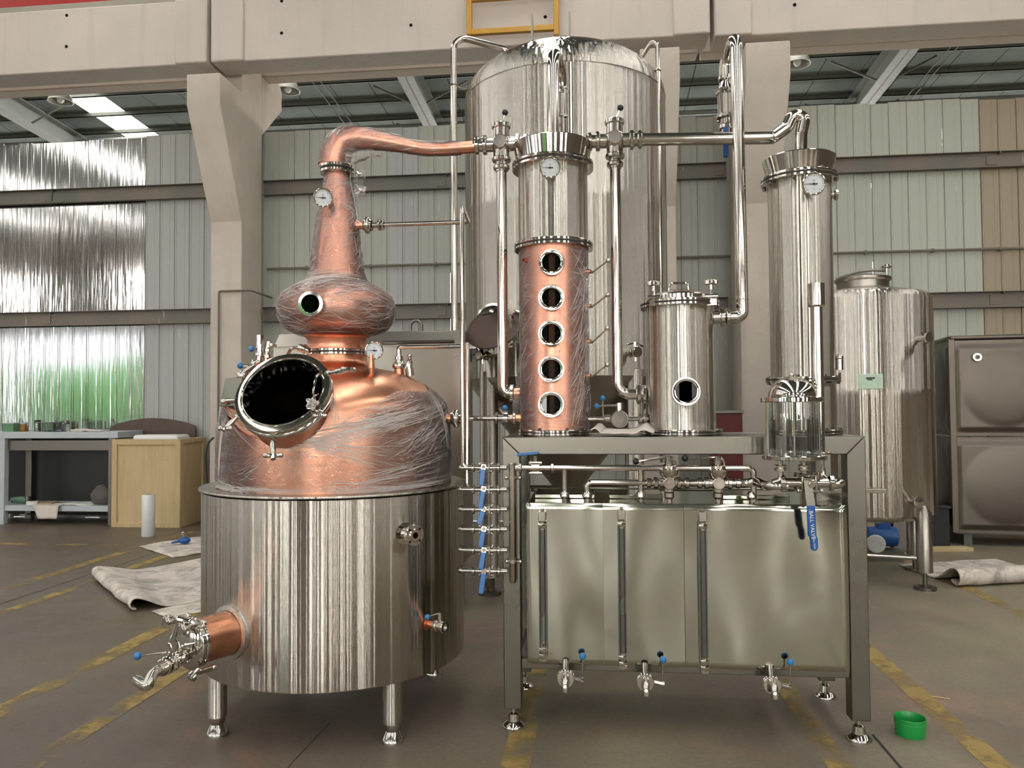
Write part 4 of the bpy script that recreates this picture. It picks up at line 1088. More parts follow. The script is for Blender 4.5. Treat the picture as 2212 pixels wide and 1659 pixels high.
# film pulled out between the taps at the right and at the lower left
def web(p0, p1, p2, p3, n1=10, n2=14):
    P0, P1, P2, P3 = [Vector(q) for q in (p0, p1, p2, p3)]; m = MB()
    def f(u, v):
        p = P0.lerp(P1, u).lerp(P3.lerp(P2, u), v); s = sin(pi * u) * sin(pi * v)
        return p + Vector((.015 * mnoise.noise(p * 30), .018 * mnoise.noise(p * 26 + Vector((5, 0, 0))), .008 * mnoise.noise(p * 40)))
    m.grid(f, n1, n2); return m.build('plastic_wrap', 'stretch_film', col, fix=False, sharp=80)
for a, b in ((587, 661), (661, 738), (738, 812)):
    web(at(1262, a, YC - .08), at(1277, a + 2, YC - .075), at(1276, b - 2, YC - .075), at(1262, b, YC - .08))
web(at(1126, 760, YC - .02), at(1117, 775, YC - .03), at(1108, 905, YC - .04), at(1128, 915, YC - .03))
# cooling pipe over the top: up, back and down through a non-return valve
# ------------------------------------------------------------------ gin basket vessel and tall condenser
XG, RG = cyl_at(1394, 1545, 780, YC)
pot = thing('infusion_vessel', 'short steel vessel with one round sight glass standing on the stand', 'vessel', (XG, YC, ZF1))
OG = Vector((XG, YC, 0)); zg = lambda py: zat(py, XG, YC)
m = MB(); m.lathe([(RG, ZF1 + .015), (RG, zg(664))], OG, n=72); m.build('shell', 'steel_brushed', pot)
ro = rad_at(1547, 936, XG, YC)
flange_pair(pot, (XG, YC, ZF1 + .014), (0, 0, 1), RG - .02, rad_at(1562, 936, XG, YC), .011, .004, 0)
flange_pair(pot, (XG, YC, zg(660)), (0, 0, 1), RG - .02, rad_at(1549, 660, XG, YC) + .012, .014, .005)
m = MB(); zt = zg(652); m.lathe([(RG - .012, zt), (RG - .012, zt + .022), (RG - .03, zt + .034), (.06, zt + .055), (0, zt + .058)], OG, n=56)
m.build('lid', 'steel_polished', pot)
m = MB(); m.tube(fillet([(XG - .05, YC, zt + .05), (XG - .045, YC, zt + .095), (XG + .045, YC, zt + .095), (XG + .05, YC, zt + .05)], .02, 5), .006, 8); m.build('lid_handle', 'steel_polished', pot)
for px, py in ((1412, 640), (1536, 636)):
    q = at(px, py, YC - .12); s = -1 if px < 1450 else 1
    m = MB(); m.box2((q.x - .022, q.y - .02, zg(668)), (q.x + .022, q.y + .02, zg(655))); m.cyl((q.x, q.y, zg(668)), (q.x, q.y, zg(622)), .010, n=10); m.cyl((q.x - .03, q.y, zg(649)), (q.x + .03, q.y, zg(649)), .015, n=12)
    m.build('clamp', 'steel_polished', pot)
    star_knob(pot, (q.x, q.y, zg(624)), (0, 0, 1), .036, .018)
p = at(1481, 846, YC - RG - .012); d = Vector((p.x - XG, p.y - YC, 0)).normalized()
port(pot, p, d, PX(30.5, 3.72), PX(22.5, 3.72), .022, bolts=0, glass='dark_glass')
# side outlet of the vessel with its union
zo = zg(688); so = Vector((XG + RG, YC - .02, zo))
m = MB(); m.cyl(so - Vector((.03, 0, 0)), so + Vector((.025, 0, 0)), .032, n=20); nut(m, so + Vector((.035, 0, 0)), (1, 0, 0), .047, .022, 20); nut(m, so + Vector((.062, 0, 0)), (1, 0, 0), .044, .02, 20); m.build('outlet_union', 'steel_polished', pot)

XT, RT = cyl_at(1661, 1801, 600, YC)
cond = thing('tall_condenser', 'tall slim steel condenser with a dial near its flared top', 'condenser', (XT, YC, ZF1))
OT = Vector((XT, YC, 0)); zt_ = lambda py: zat(py, XT, YC)
m = MB(); m.lathe([(RT, zt_(815)), (RT, zt_(396))], OT, n=72); m.build('shell', 'steel_brushed', cond)
m = MB(); m.lathe([(RT, ZF1 + .012), (RT, zt_(829))], OT, n=72); m.build('lower_shell', 'steel_brushed', cond)
m = MB(); m.lathe([(RT * .9, zt_(384)), (RT + .004, zt_(382)), (RT + .024, zt_(347)), (RT + .020, zt_(345)), (.05, zt_(335)), (.02, zt_(334))], OT, n=72); m.build('head_cap', 'steel_polished', cond, sharp=30)
flange_pair(cond, (XT, YC, zt_(391)), (0, 0, 1), RT - .02, rad_at(1812, 391, XT, YC), .014, .006, 8)
flange_pair(cond, (XT, YC, zt_(821)), (0, 0, 1), RT - .02, rad_at(1818, 821, XT, YC), .010, .005, 8)
flange_pair(cond, (XT, YC, ZF1 + .012), (0, 0, 1), RT - .02, rad_at(1822, 935, XT, YC), .010, .004, 8)
p = at(1758, 397, YC - RT - .05); gauge(cond, p, TOCAM(p) + Vector((.1, 0, 0)), PX(24, 3.72), stem=Vector((XT + .02, YC - RT + .02, p.z)))
m = MB(); q = Vector((XT + RT, YC, zt_(424))); m.cyl(q - Vector((.02, 0, 0)), q + Vector((.02, 0, 0)), .014, n=14); m.lathe([(.014, .012), (.026, .02), (.026, .03), (.01, .03)], q, (1, 0, 0), 20); m.build('side_port', 'steel_polished', cond)
m = MB(); q = Vector((XT + RT + .025, YC, zt_(800))); m.cyl(q, q + Vector((0, 0, .055)), .018, n=14); m.sphere(q + Vector((0, 0, .06)), .020, 14, 8); m.cyl((q.x, q.y, zt_(819)), (q.x, q.y, zt_(806)), .007, n=8); m.build('vent_cap', 'steel_polished', cond)

# ------------------------------------------------------------------ vapour pipes and the two three-way valves above
def three_way(name, label, c, d_h, top=True):
    r = thing(name, label, 'valve', c, None); return r
zv = at(1085, 312, YC).z
def build_three_way(cx, cz, label, ball_px, left, right):
    c = Vector((cx, YC, cz)); r = thing('three_way_valve', label, 'valve', c)
    m = MB(); m.sphere(c, .055, 24, 14, (1, 1, 1)); m.cyl(c - Vector((.075, 0, 0)), c + Vector((.075, 0, 0)), .036, n=24); m.cyl(c - Vector((0, 0, .075)), c + Vector((0, 0, .09)), .042, n=24)
    m.disc(c - Vector((0, .045, 0)), (0, -1, 0), .036, .016, 28, .004); m.ring(c - Vector((0, .060, 0)), (0, -1, 0), .012, .022, .004, 20)
    m.build('body', 'steel_satin' if False else 'steel_pipe', r)
    m = MB(); m.disc(c + Vector((0, 0, .082)), (0, 0, 1), .050, .024, 20, .004); m.build('bonnet', 'steel_polished', r)
    for k, (s, w) in enumerate(((-1, .085), (-1, .125), (1, .085), (1, .125))):
        m = MB(); nut(m, c + Vector((s * w, 0, 0)), (1, 0, 0), .050 - (.004 if k % 2 else 0), .022, 18); m.cyl(c + Vector((s * w - .02, 0, 0)), c + Vector((s * w + .02, 0, 0)), .033, n=18); m.build('union_nut', 'steel_polished', r)
    for w in (.080, .122):
        m = MB(); nut(m, c - Vector((0, 0, w)), (0, 0, 1), .050 if w < .1 else .043, .022, 18); m.cyl(c - Vector((0, 0, w - .02)), c - Vector((0, 0, w + .02)), .032, n=18); m.build('union_nut', 'steel_polished', r)
    e = at(*ball_px, YC); m = MB(); m.cyl(c + Vector((0, 0, .10)), e, .0042, n=8); m.build('handle', 'steel_polished', r)
    m = MB(); m.sphere(e, .0165, 16, 10); m.build('knob', 'black_plastic', r, label='black ball knob')
    return c
cL = build_three_way(at(1083, 312, YC).x, zv, 'shiny three-way valve where the copper arm ends, left of the column head', (1091, 243), 0, 0)
cR = build_three_way(at(1328, 304, YC).x, at(1328, 304, YC).z, 'shiny three-way valve right of the column head, above the long horizontal pipe', (1340, 233), 0, 0)
def pipe(name, label, pts, r, bend, mat='steel_pipe', n=18, extra=None, cat='pipe', loc=None):
    P = fillet(pts, bend, 7); o = thing(name, label, cat, loc or P[0])
    m = MB(); m.tube(P, r, n); m.build('tube', mat, o)
    return o
rp_ = PX(11.5, YC)
# left downpipe: valve to the foot of the column
zl = zat(850, cL.x, YC)
o = pipe('vapour_pipe', 'vertical steel downpipe from the left three-way valve to the foot of the copper column', [(cL.x, YC, cL.z - .13), (cL.x, YC, zl), (XC - RCOL - .02, YC, zl)], rp_, .07)
m = MB(); nut(m, (XC - RCOL - .045, YC, zl), (1, 0, 0), .046, .024); m.build('union_nut', 'steel_polished', o)
m = MB(); m.cyl((XC - RCOL - .04, YC, zl), (XC - RCOL + .02, YC, zl), .028, n=18); m.build('stub', 'copper_bare', o, label='short copper stub')
zr = zat(852, cR.x, YC)
o = pipe('vapour_pipe', 'vertical steel downpipe from the right three-way valve to the short steel vessel', [(cR.x, YC, cR.z - .13), (cR.x, YC, zr), (XG - RG + .01, YC, zr)], rp_, .06)
m = MB(); nut(m, (XG - RG - .035, YC, zr), (1, 0, 0), .050, .022); nut(m, (XG - RG - .008, YC, zr), (1, 0, 0), .046, .02); m.build('union_nut', 'steel_polished', o)
# short pipes left valve -> column head -> right valve
o = pipe('vapour_pipe', 'short horizontal steel pipe linking both three-way valves behind the column head', [(cL.x + .13, YC, cL.z), (cL.x + .19, YC + .12, cL.z), (cR.x - .19, YC + .12, cR.z + .01), (cR.x - .13, YC, cR.z)], PX(9, YC), .06)
# long horizontal pipe to the condenser
xt = at(1722, 300, YC).x; zh = at(1500, 303, YC).z
top = at(1722, 258, YC).z
P = [(cR.x + .14, YC, cR.z), (at(1655, 298, YC).x, YC, cR.z), (at(1700, 288, YC).x, YC - .0, at(1700, 288, YC).z)]
o = thing('vapour_pipe', 'long horizontal steel pipe ending in a gooseneck onto the tall condenser', 'pipe', P[0])
pth = fillet([(cR.x + .14, YC, cR.z), (at(1668, 298, YC).x, YC, at(1668, 298, YC).z), at(1700, 275, YC), at(1711, 250, YC), at(1738, 252, YC), (at(1730, 300, YC).x, YC, at(1730, 290, YC).z), (at(1729, 335, YC).x, YC, zt_(335))], [.05, .05, .03, .03, .05], 6)
m = MB(); m.tube(pth, PX(14, YC) * .95, 20); m.build('tube', 'steel_pipe', o)
m = MB(); q = at(1668, 297, YC); m.torus(q, (1, 0, .2), PX(14, YC) * .96, .003, 20, 6); m.torus((at(1729, 331, YC).x, YC, zt_(331)), (0, 0, 1), .034, .006, 24, 8); m.build('weld_ring', 'steel_polished', o)
# return pipes: up, over and back down through flow-check valves
def flow_pipe(label, x0, base, top_py, px_top, px_back, dyb, ret_py, vpy, lever=False):
    Y0 = base.y
    pt = at(px_top, top_py, Y0); bx = at(px_back, top_py + 20, Y0 + dyb)
    o = thing('return_pipe', label, 'pipe', base)
    return o, pt, bx
# (a) over the column
ca = Vector((XC, YC - .02, zb3 + .03)); r_ = PX(13, YC)
o = thing('return_pipe', 'steel pipe rising from the column head, bent back on itself at the top', 'pipe', ca)
za = at(1196, 113, YC).z
m = MB(); m.tube(fillet([(at(1196, 300, YC).x, YC - .03, zb3 + .02), (at(1196, 200, YC).x, YC - .03, za + .03), (at(1212, 120, YC + .2).x, YC + .21, za - .02), (at(1213, 200, YC + .2).x, YC + .21, zb3 + .02)], [.10, .10], 8), r_, 20); m.build('tube', 'steel_pipe', o)
def check_valve(label, x, y, z0, z1, px_scale=1.0, lever=None):
    L = z1 - z0; o = thing('check_valve', label, 'valve', (x, y, z0)); s = px_scale
    def zz(f): return z0 + L * f
    m = MB(); m.lathe([(.030 * s, zz(.28)), (.044 * s, zz(.30)), (.044 * s, zz(.62)), (.030 * s, zz(.64))], (x, y, 0), n=20, cap0=True, cap1=True); m.build('body', 'steel_satin', o)
    for f in (.28, .64):
        m = MB(); m.disc((x, y, zz(f) - .009), (0, 0, 1), .056 * s, .018, 8, .003); m.build('square_flange', 'steel_polished', o)
    for k in range(4):
        a = pi / 4 + k * pi / 2; m = MB(); q = Vector((x + .05 * s * cos(a), y + .05 * s * sin(a), 0)); m.cyl((q.x, q.y, zz(.24)), (q.x, q.y, zz(.68)), .006, n=8); m.hexnut((q.x, q.y, zz(.24)), (0, 0, 1), .010, .012); m.hexnut((q.x, q.y, zz(.67)), (0, 0, 1), .010, .012); m.build('tie_rod', 'steel_polished', o)
    m = MB(); m.lathe([(.034 * s, zz(.66)), (.040 * s, zz(.70)), (.030 * s, zz(.80)), (.028 * s, zz(.84))], (x, y, 0), n=20); nut(m, (x, y, zz(.86)), (0, 0, 1), .042 * s, .024); m.build('union', 'steel_polished', o); m = MB(); m.lathe([(.030 * s, zz(.14)), (.034 * s, zz(.24))], (x, y, 0), n=20); nut(m, (x, y, zz(.12)), (0, 0, 1), .042 * s, .026); m.build('union', 'steel_polished', o)
    return o
check_valve('bolted check valve half hidden behind the pipe over the column head', at(1211, 200, YC + .2).x, YC + .21, at(1213, 292, YC + .21).z, at(1213, 150, YC + .21).z, .72)
# (b) from the short vessel
xb = at(1599, 500, YC).x; zb_ = at(1592, 90, YC).z
o = thing('return_pipe', 'thick steel pipe climbing from the short vessel and bending back at its top', 'pipe', (xb, YC, zo))
bk = at(1570, 300, YC + .16)
m = MB(); m.tube(fillet([(so.x + .07, YC - .02, zo), (xb, YC - .02, zo), (xb - .01, YC - .02, zb_ + .05), (at(1572, 120, YC + .16).x, YC + .16, at(1572, 130, YC + .16).z), (bk.x, YC + .16, at(1571, 300, YC + .16).z)], [.085, .07, .06], 9), PX(13, YC), 22); m.build('tube', 'steel_pipe', o)
m = MB()
for q, d in (((xb, YC - .02, zo + .085), (0, 0, 1)), ((xb - .085, YC - .02, zo), (1, 0, 0))): m.torus(q, d, PX(13, YC), .0025, 22, 6)
m.build('weld_ring', 'steel_polished', o)
cv = check_valve('bolted check valve with a blue lever behind the thick return pipe', bk.x, YC + .16, at(1571, 292, YC + .16).z, at(1571, 150, YC + .16).z, .95)
m = MB(); a = at(1567, 275, YC + .12); b = at(1566, 338, YC + .10); m.box2((a.x - .013, a.y - .008, b.z), (a.x + .013, a.y + .008, a.z)); m.build('lever', 'blue_plastic', cv, bevel=.005)
# side pipe from the neck stub that drops to the manifold, and its twin lower down
Ym = 3.57
o = thing('water_pipe', 'thin steel pipe from the copper neck across and down to the blue-handled valves', 'pipe', s0 if False else (XP + pr, YP, zs))
zn = zat(489, XP, YP); xe = at(1013, 488, YP).x
m = MB(); m.tube(fillet([(XP + pr + .05, YP, zn), (xe, YP, zn), (at(998, 460, Ym).x, Ym, zn), (at(998.5, 700, Ym).x, Ym, at(998, 1010, Ym).z), (at(1022, 1010, Ym).x, Ym, at(998, 1010, Ym).z)], [.035, .035, .035], 5), PX(5.2, 3.6), 14); m.build('tube', 'steel_pipe', o)
m = MB(); q = Vector((XP + pr + .058, YP, zn)); clamp(m, q, (1, 0, 0), .028, .024); m.cyl(q, q + Vector((.07, 0, 0)), .014, n=14); nut(m, q + Vector((.062, 0, 0)), (1, 0, 0), .030, .012); nut(m, q + Vector((.080, 0, 0)), (1, 0, 0), .026, .012); m.build('clamp', 'steel_polished', o)
z2 = zat(752, XP, YP); o = thing('water_pipe', 'thin steel pipe from the still shoulder dropping beside the stand', 'pipe', (t0.x, YP, z2))
m = MB(); m.tube(fillet([(t0.x + .03, YP, z2), (at(1006, 752, YP).x, YP, z2), (at(1010, 752, YP - .14).x, YP - .14, z2), (at(1009, 1000, YP - .14).x, YP - .14, at(1008, 1056, YP - .14).z), (at(1022, 1056, Ym).x, Ym, at(1008, 1056, Ym).z)], [.03, .03, .03], 5), PX(5, 3.7), 14); m.build('tube', 'steel_pipe', o)
m = MB(); q = at(1009, 752, YP - .02); m.sphere(q, .018, 12, 8); m.cyl(q, q + Vector((.045, 0, 0)), .014, .006, n=12); m.build('tee', 'steel_polished', o)
# feed from still to column foot with a small valve
o = thing('feed_pipe', 'short horizontal steel pipe from the still to the foot of the copper column', 'pipe', s1)
zq = s1.z; xq = XC - RCOL
m = MB(); m.cyl(s1 + Vector((.05, 0, 0)), (xq, YP, zq), .013, n=16); m.build('tube', 'steel_pipe', o)
m = MB(); m.cyl((xq - .05, YP, zq), (xq + .03, YP, zq), .019, n=16); m.build('stub', 'copper_bare', o, label='short copper stub')
def ball_knob_valve(label, c, ball, ball_up=True):
    c = Vector(c); o = thing('sanitary_valve', label, 'valve', c)
    m = MB(); m.cyl(c - Vector((.05, 0, 0)), c + Vector((.05, 0, 0)), .018, n=16); m.cyl(c - Vector((.012, 0, 0)), c + Vector((.012, 0, 0)), .036, n=22); nut(m, c - Vector((.045, 0, 0)), (1, 0, 0), .030, .014); nut(m, c + Vector((.045, 0, 0)), (1, 0, 0), .030, .014); m.build('body', 'steel_polished', o)
    m = MB(); m.cyl(c, c + Vector((-.03, -.01, .05)), .009, n=10); m.cyl(c + Vector((-.03, -.01, .05)), ball, .004, n=8); m.build('handle', 'steel_polished', o)
    m = MB(); m.sphere(ball, .0145, 16, 10); m.build('knob', 'blue_ball', o, label='blue ball knob')
    return o
ball_knob_valve('small valve with a blue ball just left of the copper column foot', (xq - .075, YP, zq), at(1091, 881, YP - .06))
# valve between column and vessel
Yv = YC - .04; zv2 = at(1338, 905, Yv).z
o = thing('link_pipe', 'thin horizontal steel pipe from the copper column to the short vessel', 'pipe', (XC + RCOL, Yv, zv2))
m = MB(); m.cyl((XC + RCOL - .02, Yv, zv2), (XG - RG + .02, Yv, zv2), .011, n=14); nut(m, (XG - RG - .03, Yv, zv2), (1, 0, 0), .026, .018); nut(m, (XG - RG - .008, Yv, zv2), (1, 0, 0), .024, .016); nut(m, at(1312, 904, Yv), (1, 0, 0), .018, .03); m.build('tube', 'steel_pipe', o)
c = at(1338, 905, Yv); o = thing('butterfly_valve', 'round-faced valve with two blue balls between the column and the short vessel', 'valve', c)
m = MB(); m.disc(c - Vector((0, .02, 0)), (0, -1, 0), .043, .02, 32, .005); m.ring(c - Vector((0, .04, 0)), (0, -1, 0), .012, .020, .006, 20, .002); m.cyl(c, c + Vector((0, 0, .06)), .013, n=14); m.cyl(c + Vector((0, 0, .05)), c + Vector((0, 0, .08)), .016, n=14); m.build('body', 'steel_polished', o)
m = MB(); e1 = at(1289, 877, Yv - .03); e2 = at(1302, 860, Yv - .03); m.cyl(c + Vector((0, 0, .068)), e1, .004, n=8); m.cyl(at(1303, 900, Yv - .02), e2, .0035, n=8); m.build('handle', 'steel_polished', o)
for e in (e1, e2): m = MB(); m.sphere(e, .0135, 16, 10); m.build('knob', 'blue_ball', o, label='blue ball knob')
# cloth left on the stand
m = MB()
def rag(u, v):
    p = at(1277 + 136 * u, 944, FY0).lerp(at(1290 + 125 * u, 930, FY0 + .26), v); p = Vector((p.x, FY0 + .26 * v - .006 + .01 * sin(u * 7), ZF1 + .006))
    h = .012 + .030 * math.exp(-((u - .84) / .10) ** 2) * (.5 + .5 * v) + .018 * math.exp(-((u - .06) / .06) ** 2) + .012 * v + .012 * mnoise.noise(Vector((u * 4, v * 3, 1))) + .008 * (1 if u < .12 else 0)
    return p + Vector((0, 0, abs(h)))
m.grid(rag, 26, 12); rg = m.build('rag', 'cloth_white', solid=.006, fix=False, loc=(at(1345, 940, FY0).x, FY0 + .1, ZF1)); tag(rg, 'crumpled off-white cloth lying on the stand between column and short vessel', 'cloth')
# ------------------------------------------------------------------ collecting tank on the lower rails
YT = 3.545
TX0, TX1 = at(1137, 1250, YT).x, at(1833, 1250, YT).x
TZ1 = at(1400, 1089, YT).z; TZ0 = ZR1 + .001
tank = thing('collecting_tank', 'wide flat-fronted steel tank with three sight tubes, set low in the stand', 'tank', ((TX0 + TX1) / 2, YT, TZ0))
m = MB(); m.box2((TX0, YT + .012, TZ0), (TX1, FY1 - .09, TZ1)); m.build('tank_body', 'steel_sheet', tank, bevel=.006)
xs = [TX0, at(1303, 1200, YT).x, at(1478, 1200, YT).x, TX1]
for i in range(3):
    m = MB(); a, b = xs[i] + (.0008 if i else 0), xs[i + 1] - (.0008 if i < 2 else 0)
    def face(u, v, a=a, b=b, i=i):
        x = a + (b - a) * u; z = TZ0 + (TZ1 - TZ0) * v; e = min((x - TX0), (TX1 - x), (z - TZ0), (TZ1 - z))
        return Vector((x, YT + max(0, .010 - e) * .9 + .0075 * sin(x * 7.3 + i * 1.7) * sin(z * 5.1 + i * 2) + .004 * sin(x * 13 + 2 * z + i), z))
    m.grid(face, 40, 48); m.build('front_panel', 'steel_sheet', tank, fix=False, sharp=60)
for x0, x1 in ((1155, 1285), (1315, 1432), (1560, 1705)):
    a = at(x0, 1080, 3.75); b = at(x1, 1080, 3.75); m = MB(); m.box2((a.x, 3.74, TZ1), (b.x, 3.95, TZ1 + .022)); m.build('hatch_cover', 'steel_sheet', tank, bevel=.004)
a = at(1790, 1075, 3.8); m = MB(); m.box((a.x, 3.8, TZ1 + .015), (.11, .012, .02), Matrix.Rotation(.3, 3, 'Y')); m.build('bracket', 'steel_frame', tank)
# rear tray edge of the stand
m = MB(); m.box2((FX0 + .05, FY1 - .02, at(1300, 1062, 4.19).z), (at(1896, 1058, 4.3).x, 4.30, at(1300, 1053, 4.19).z)); m.build('rear_tray', 'steel_sheet', frame, bevel=.003)
# sight tubes
Ys = YT - .035
for i, (px, y0, y1) in enumerate(((1172, 1100, 1424), (1344, 1096, 1440), (1519.5, 1100, 1450))):
    zt1, zt0 = at(px, y0, Ys).z, at(px, y1, Ys).z; x = at(px, 1250, Ys).x
    m = MB(); m.box2((x - .017, Ys - .014, zt1 - .055), (x + .017, YT + .01, zt1 - .012)); m.cyl((x - .0, Ys, zt1 - .012), (x, Ys, zt1 + .002), .008, n=10); m.build('tube_head', 'steel_satin', tank, bevel=.003)
    for zz in (zt1 - .075, zt0 + .042, zt0 + .015): m = MB(); m.hexnut((x, Ys, zz - .010), (0, 0, 1), .021, .020); m.cyl((x, Ys, zz - .018), (x, Ys, zz + .018), .013, n=12); m.build('gland_nut', 'steel_polished', tank)
    m = MB(); m.box2((x - .017, Ys - .012, zt0 - .010), (x + .017, YT + .01, zt0 + .008)); m.build('tube_foot', 'steel_satin', tank, bevel=.003)
    m = MB(); m.box2((x - .019, Ys + .010, zt0 + .03), (x - .015, YT, zt1 - .085)); m.box2((x + .015, Ys + .010, zt0 + .03), (x + .019, YT, zt1 - .085)); m.box2((x - .019, YT - .006, zt0 + .03), (x + .019, YT - .002, zt1 - .085)); m.build('guard_channel', 'steel_dark', tank)
    m = MB(); m.lathe([(.0125, zt0 + .03), (.0125, zt1 - .085)], (x, Ys, 0), n=18); m.build('glass_tube', 'jar_glass', tank)
# three drain valves with blue balls
dv = None
drains = ((1222, 1464, 1258, 1418, 'nearest the copper still'), (1394, 1472, 1432, 1423, 'middle of the three'), (1667, 1478, 1701, 1427, 'below the long blue lever'))
for px, py, bx_, by_, w in drains:
    c = at(px, py, YT - .03)
    if dv is None:
        o = thing('drain_valve', 'x', 'valve', (0, 0, 0), 'drain valves below the collecting tank')
        m = MB(); m.disc((0, .012, 0), (0, -1, 0), .040, .012, 28, .003); m.disc((0, -.006, 0), (0, -1, 0), .040, .012, 28, .003); m.cyl((0, .0, .03), (0, .02, .075), .016, n=16); m.tube(smooth_path([(0, -.018, .012), (0, -.045, .006), (0, -.06, -.018), (0, -.062, -.038)], 4), .016, 16, False); m.build('body', 'steel_polished', o)
        m = MB(); m.cyl((.03, 0, 0), (.068, 0, -.008), .011, n=14); m.cyl((.068, 0, -.008), (.082, 0, -.010), .014, n=14); m.cyl((.075, 0, -.01), (.078, -.01, .098), .004, n=8); m.build('handle', 'steel_polished', o)
        m = MB(); m.sphere((.078, -.01, .102), .0155, 16, 10); m.build('knob', 'blue_ball', o, label='blue ball knob')
        o.location = c; dv = o
    else: o = copy_tree(dv, c)
    o['label'] = 'drain valve with blue ball below the collecting tank, ' + w
# ------------------------------------------------------------------ pipework on the tank top
Yh = 3.575
zu = at(1400, 1011, Yh).z; zlw = at(1400, 1043, Yh).z
r6 = PX(5.6, 3.6)
def at_x(px, py=1040, Y=Yh): return at(px, py, Y).x
xu1 = at_x(1628, 1012); 
o = thing('header_pipe', 'upper thin steel pipe running along above the collecting tank', 'pipe', (at_x(1195), Yh, zu))
m = MB(); m.tube(fillet([(at_x(1193), Yh, zu), (xu1, Yh, zu), (xu1 - .003, Yh + .0, TZ1 + .01)], .025, 5), PX(6.4, 3.6), 14); m.build('tube', 'steel_pipe', o)
for px in (1219.5, 1384):
    m = MB(); m.cyl((at_x(px), Yh, zu), (at_x(px), Yh, TZ1 - .0), PX(5.5, 3.6), n=14); m.build('branch', 'steel_pipe', o)
for px in (1219.5, 1384, 1624):
    m = MB(); q = Vector((at_x(px, 1072), Yh, TZ1 + .040)); m.lathe([(.012, -.04), (.014, -.02), (.022, -.012), (.022, .004), (.019, .010), (.013, .016)], q, n=12); m.build('union_nut', 'steel_polished', o)
o2 = thing('header_pipe', 'lower steel pipe with unions between the two black-handled valves above the tank', 'pipe', (at_x(1268), Yh, zlw))
m = MB(); xl0 = at_x(1268)
m.tube(fillet([(xl0, Yh, TZ1 + .005), (xl0, Yh, zlw), (at_x(1400), Yh, zlw)], .02, 5), PX(6.6, 3.6), 14); m.build('tube', 'steel_pipe', o2)
m = MB(); q = Vector((xl0, Yh, TZ1 + .040)); m.lathe([(.014, -.04), (.015, -.02), (.024, -.012), (.024, .004), (.020, .010), (.014, .016)], q, n=12); m.build('union_nut', 'steel_polished', o2)
for px, r in ((1402, .022), (1417, .026), (1466, .028), (1484, .025), (1511, .024), (1526, .027), (1576, .028), (1594, .024)):
    m = MB(); nut(m, (at_x(px), Yh, zlw), (1, 0, 0), r, .020, 14); m.build('union_nut', 'steel_polished', o2)
m = MB(); m.cyl((at_x(1400), Yh, zlw), (at_x(1604), Yh, zlw), .0155, n=14); m.build('tube', 'steel_pipe', o2)
YR = 3.455
pth = smooth_path([(at_x(1600), Yh, zlw), (at_x(1615), Yh, zlw), (at_x(1632, 1040), Yh - .02, zlw + .008), (at(1652, 1044, YR + .03).x, YR + .04, zlw - .002), (at(1672, 1043, YR).x, YR, zlw), (at(1700, 1043, YR).x, YR, zlw)], 6)
m = MB(); m.tube(pth, .0205, 16); m.build('bend', 'steel_polished', o2)
for px, ball, w in ((1447, (1374, 997), 'nearer the copper still'), (1553, (1480, 990), 'nearer the glass receiver')):
    c = Vector((at_x(px - 2), Yh, zlw)); o = thing('three_way_valve', 'three-way valve with a black-knobbed lever above the collecting tank, ' + w, 'valve', c, 'black-handled valves above the tank')
    m = MB(); m.sphere(c, .034, 20, 12); m.cyl(c - Vector((.042, 0, 0)), c + Vector((.042, 0, 0)), .022, n=18); m.lathe([(.024, -.04), (.026, .02), (.042, .040), (.044, .062), (.036, .066), (.034, .078), (.018, .086), (.018, .095)], c, n=24, cap1=True); m.disc(c - Vector((0, .022, 0)), (0, -1, 0), .028, .014, 24, .003); m.disc(c - Vector((0, .036, 0)), (0, -1, 0), .008, .004, 12); m.build('body', 'steel_pipe', o)
    m = MB(); m.cyl((c.x, Yh, TZ1), (c.x, Yh, c.z - .02), .014, n=14); m.lathe([(.015, -.01), (.023, 0), (.023, .018), (.015, .026)], (c.x, Yh, TZ1 + .03), n=12); m.build('union_nut', 'steel_polished', o)
    tp = c + Vector((0, 0, .106)); e = at(ball[0], ball[1], Yh + .03); m = MB(); m.cyl(tp - Vector((0, 0, .02)), tp + Vector((0, 0, .016)), .015, n=16); m.tube([e, tp + Vector((-.01, 0, .01)), tp + Vector((.015, 0, .008)), tp + Vector((.028, -.008, -.012)), tp + Vector((.028, -.012, -.045))], [.005, .006, .007, .006, .005], 10); m.build('lever', 'steel_polished', o)
    m = MB(); m.sphere(e, .015, 16, 10); m.build('knob', 'black_plastic', o, label='black ball knob')

# ------------------------------------------------------------------ glass receiver with steel dome
XR_ = at(1712, 930, YR).x; OR = Vector((XR_, YR, 0)); zr_ = lambda py: at(1712, py, YR).z
rec = thing('glass_receiver', 'glass-walled receiver with a polished steel dome, in front of the tall condenser', 'vessel', (XR_, YR, zr_(992)))
R1 = PX(63, YR); 
m = MB(); m.lathe([(.03, zr_(858) + .002), (PX(48, YR), zr_(858) + .003)] + [(PX(48, YR) * cos(t), zr_(858) + .003 + PX(42, YR) * sin(t)) for t in [k * pi / 2 / 12 for k in range(1, 13)]], OR, n=48); m.build('dome', 'steel_polished', rec)
m = MB(); m.sphere((XR_, YR, zr_(810)), .012, 14, 8); m.cyl((XR_, YR, zr_(818)), (XR_, YR, zr_(812)), .006, n=8); m.build('knob', 'steel_polished', rec)
m = MB(); m.disc((XR_, YR, zr_(869)), (0, 0, 1), R1, zr_(858) - zr_(869), 48, .003); m.build('top_flange', 'steel_polished', rec)
m = MB(); m.disc((XR_ + .005, YR, zr_(992)), (0, 0, 1), R1 + .003, zr_(982) - zr_(992), 48, .003); m.build('bottom_flange', 'steel_polished', rec)
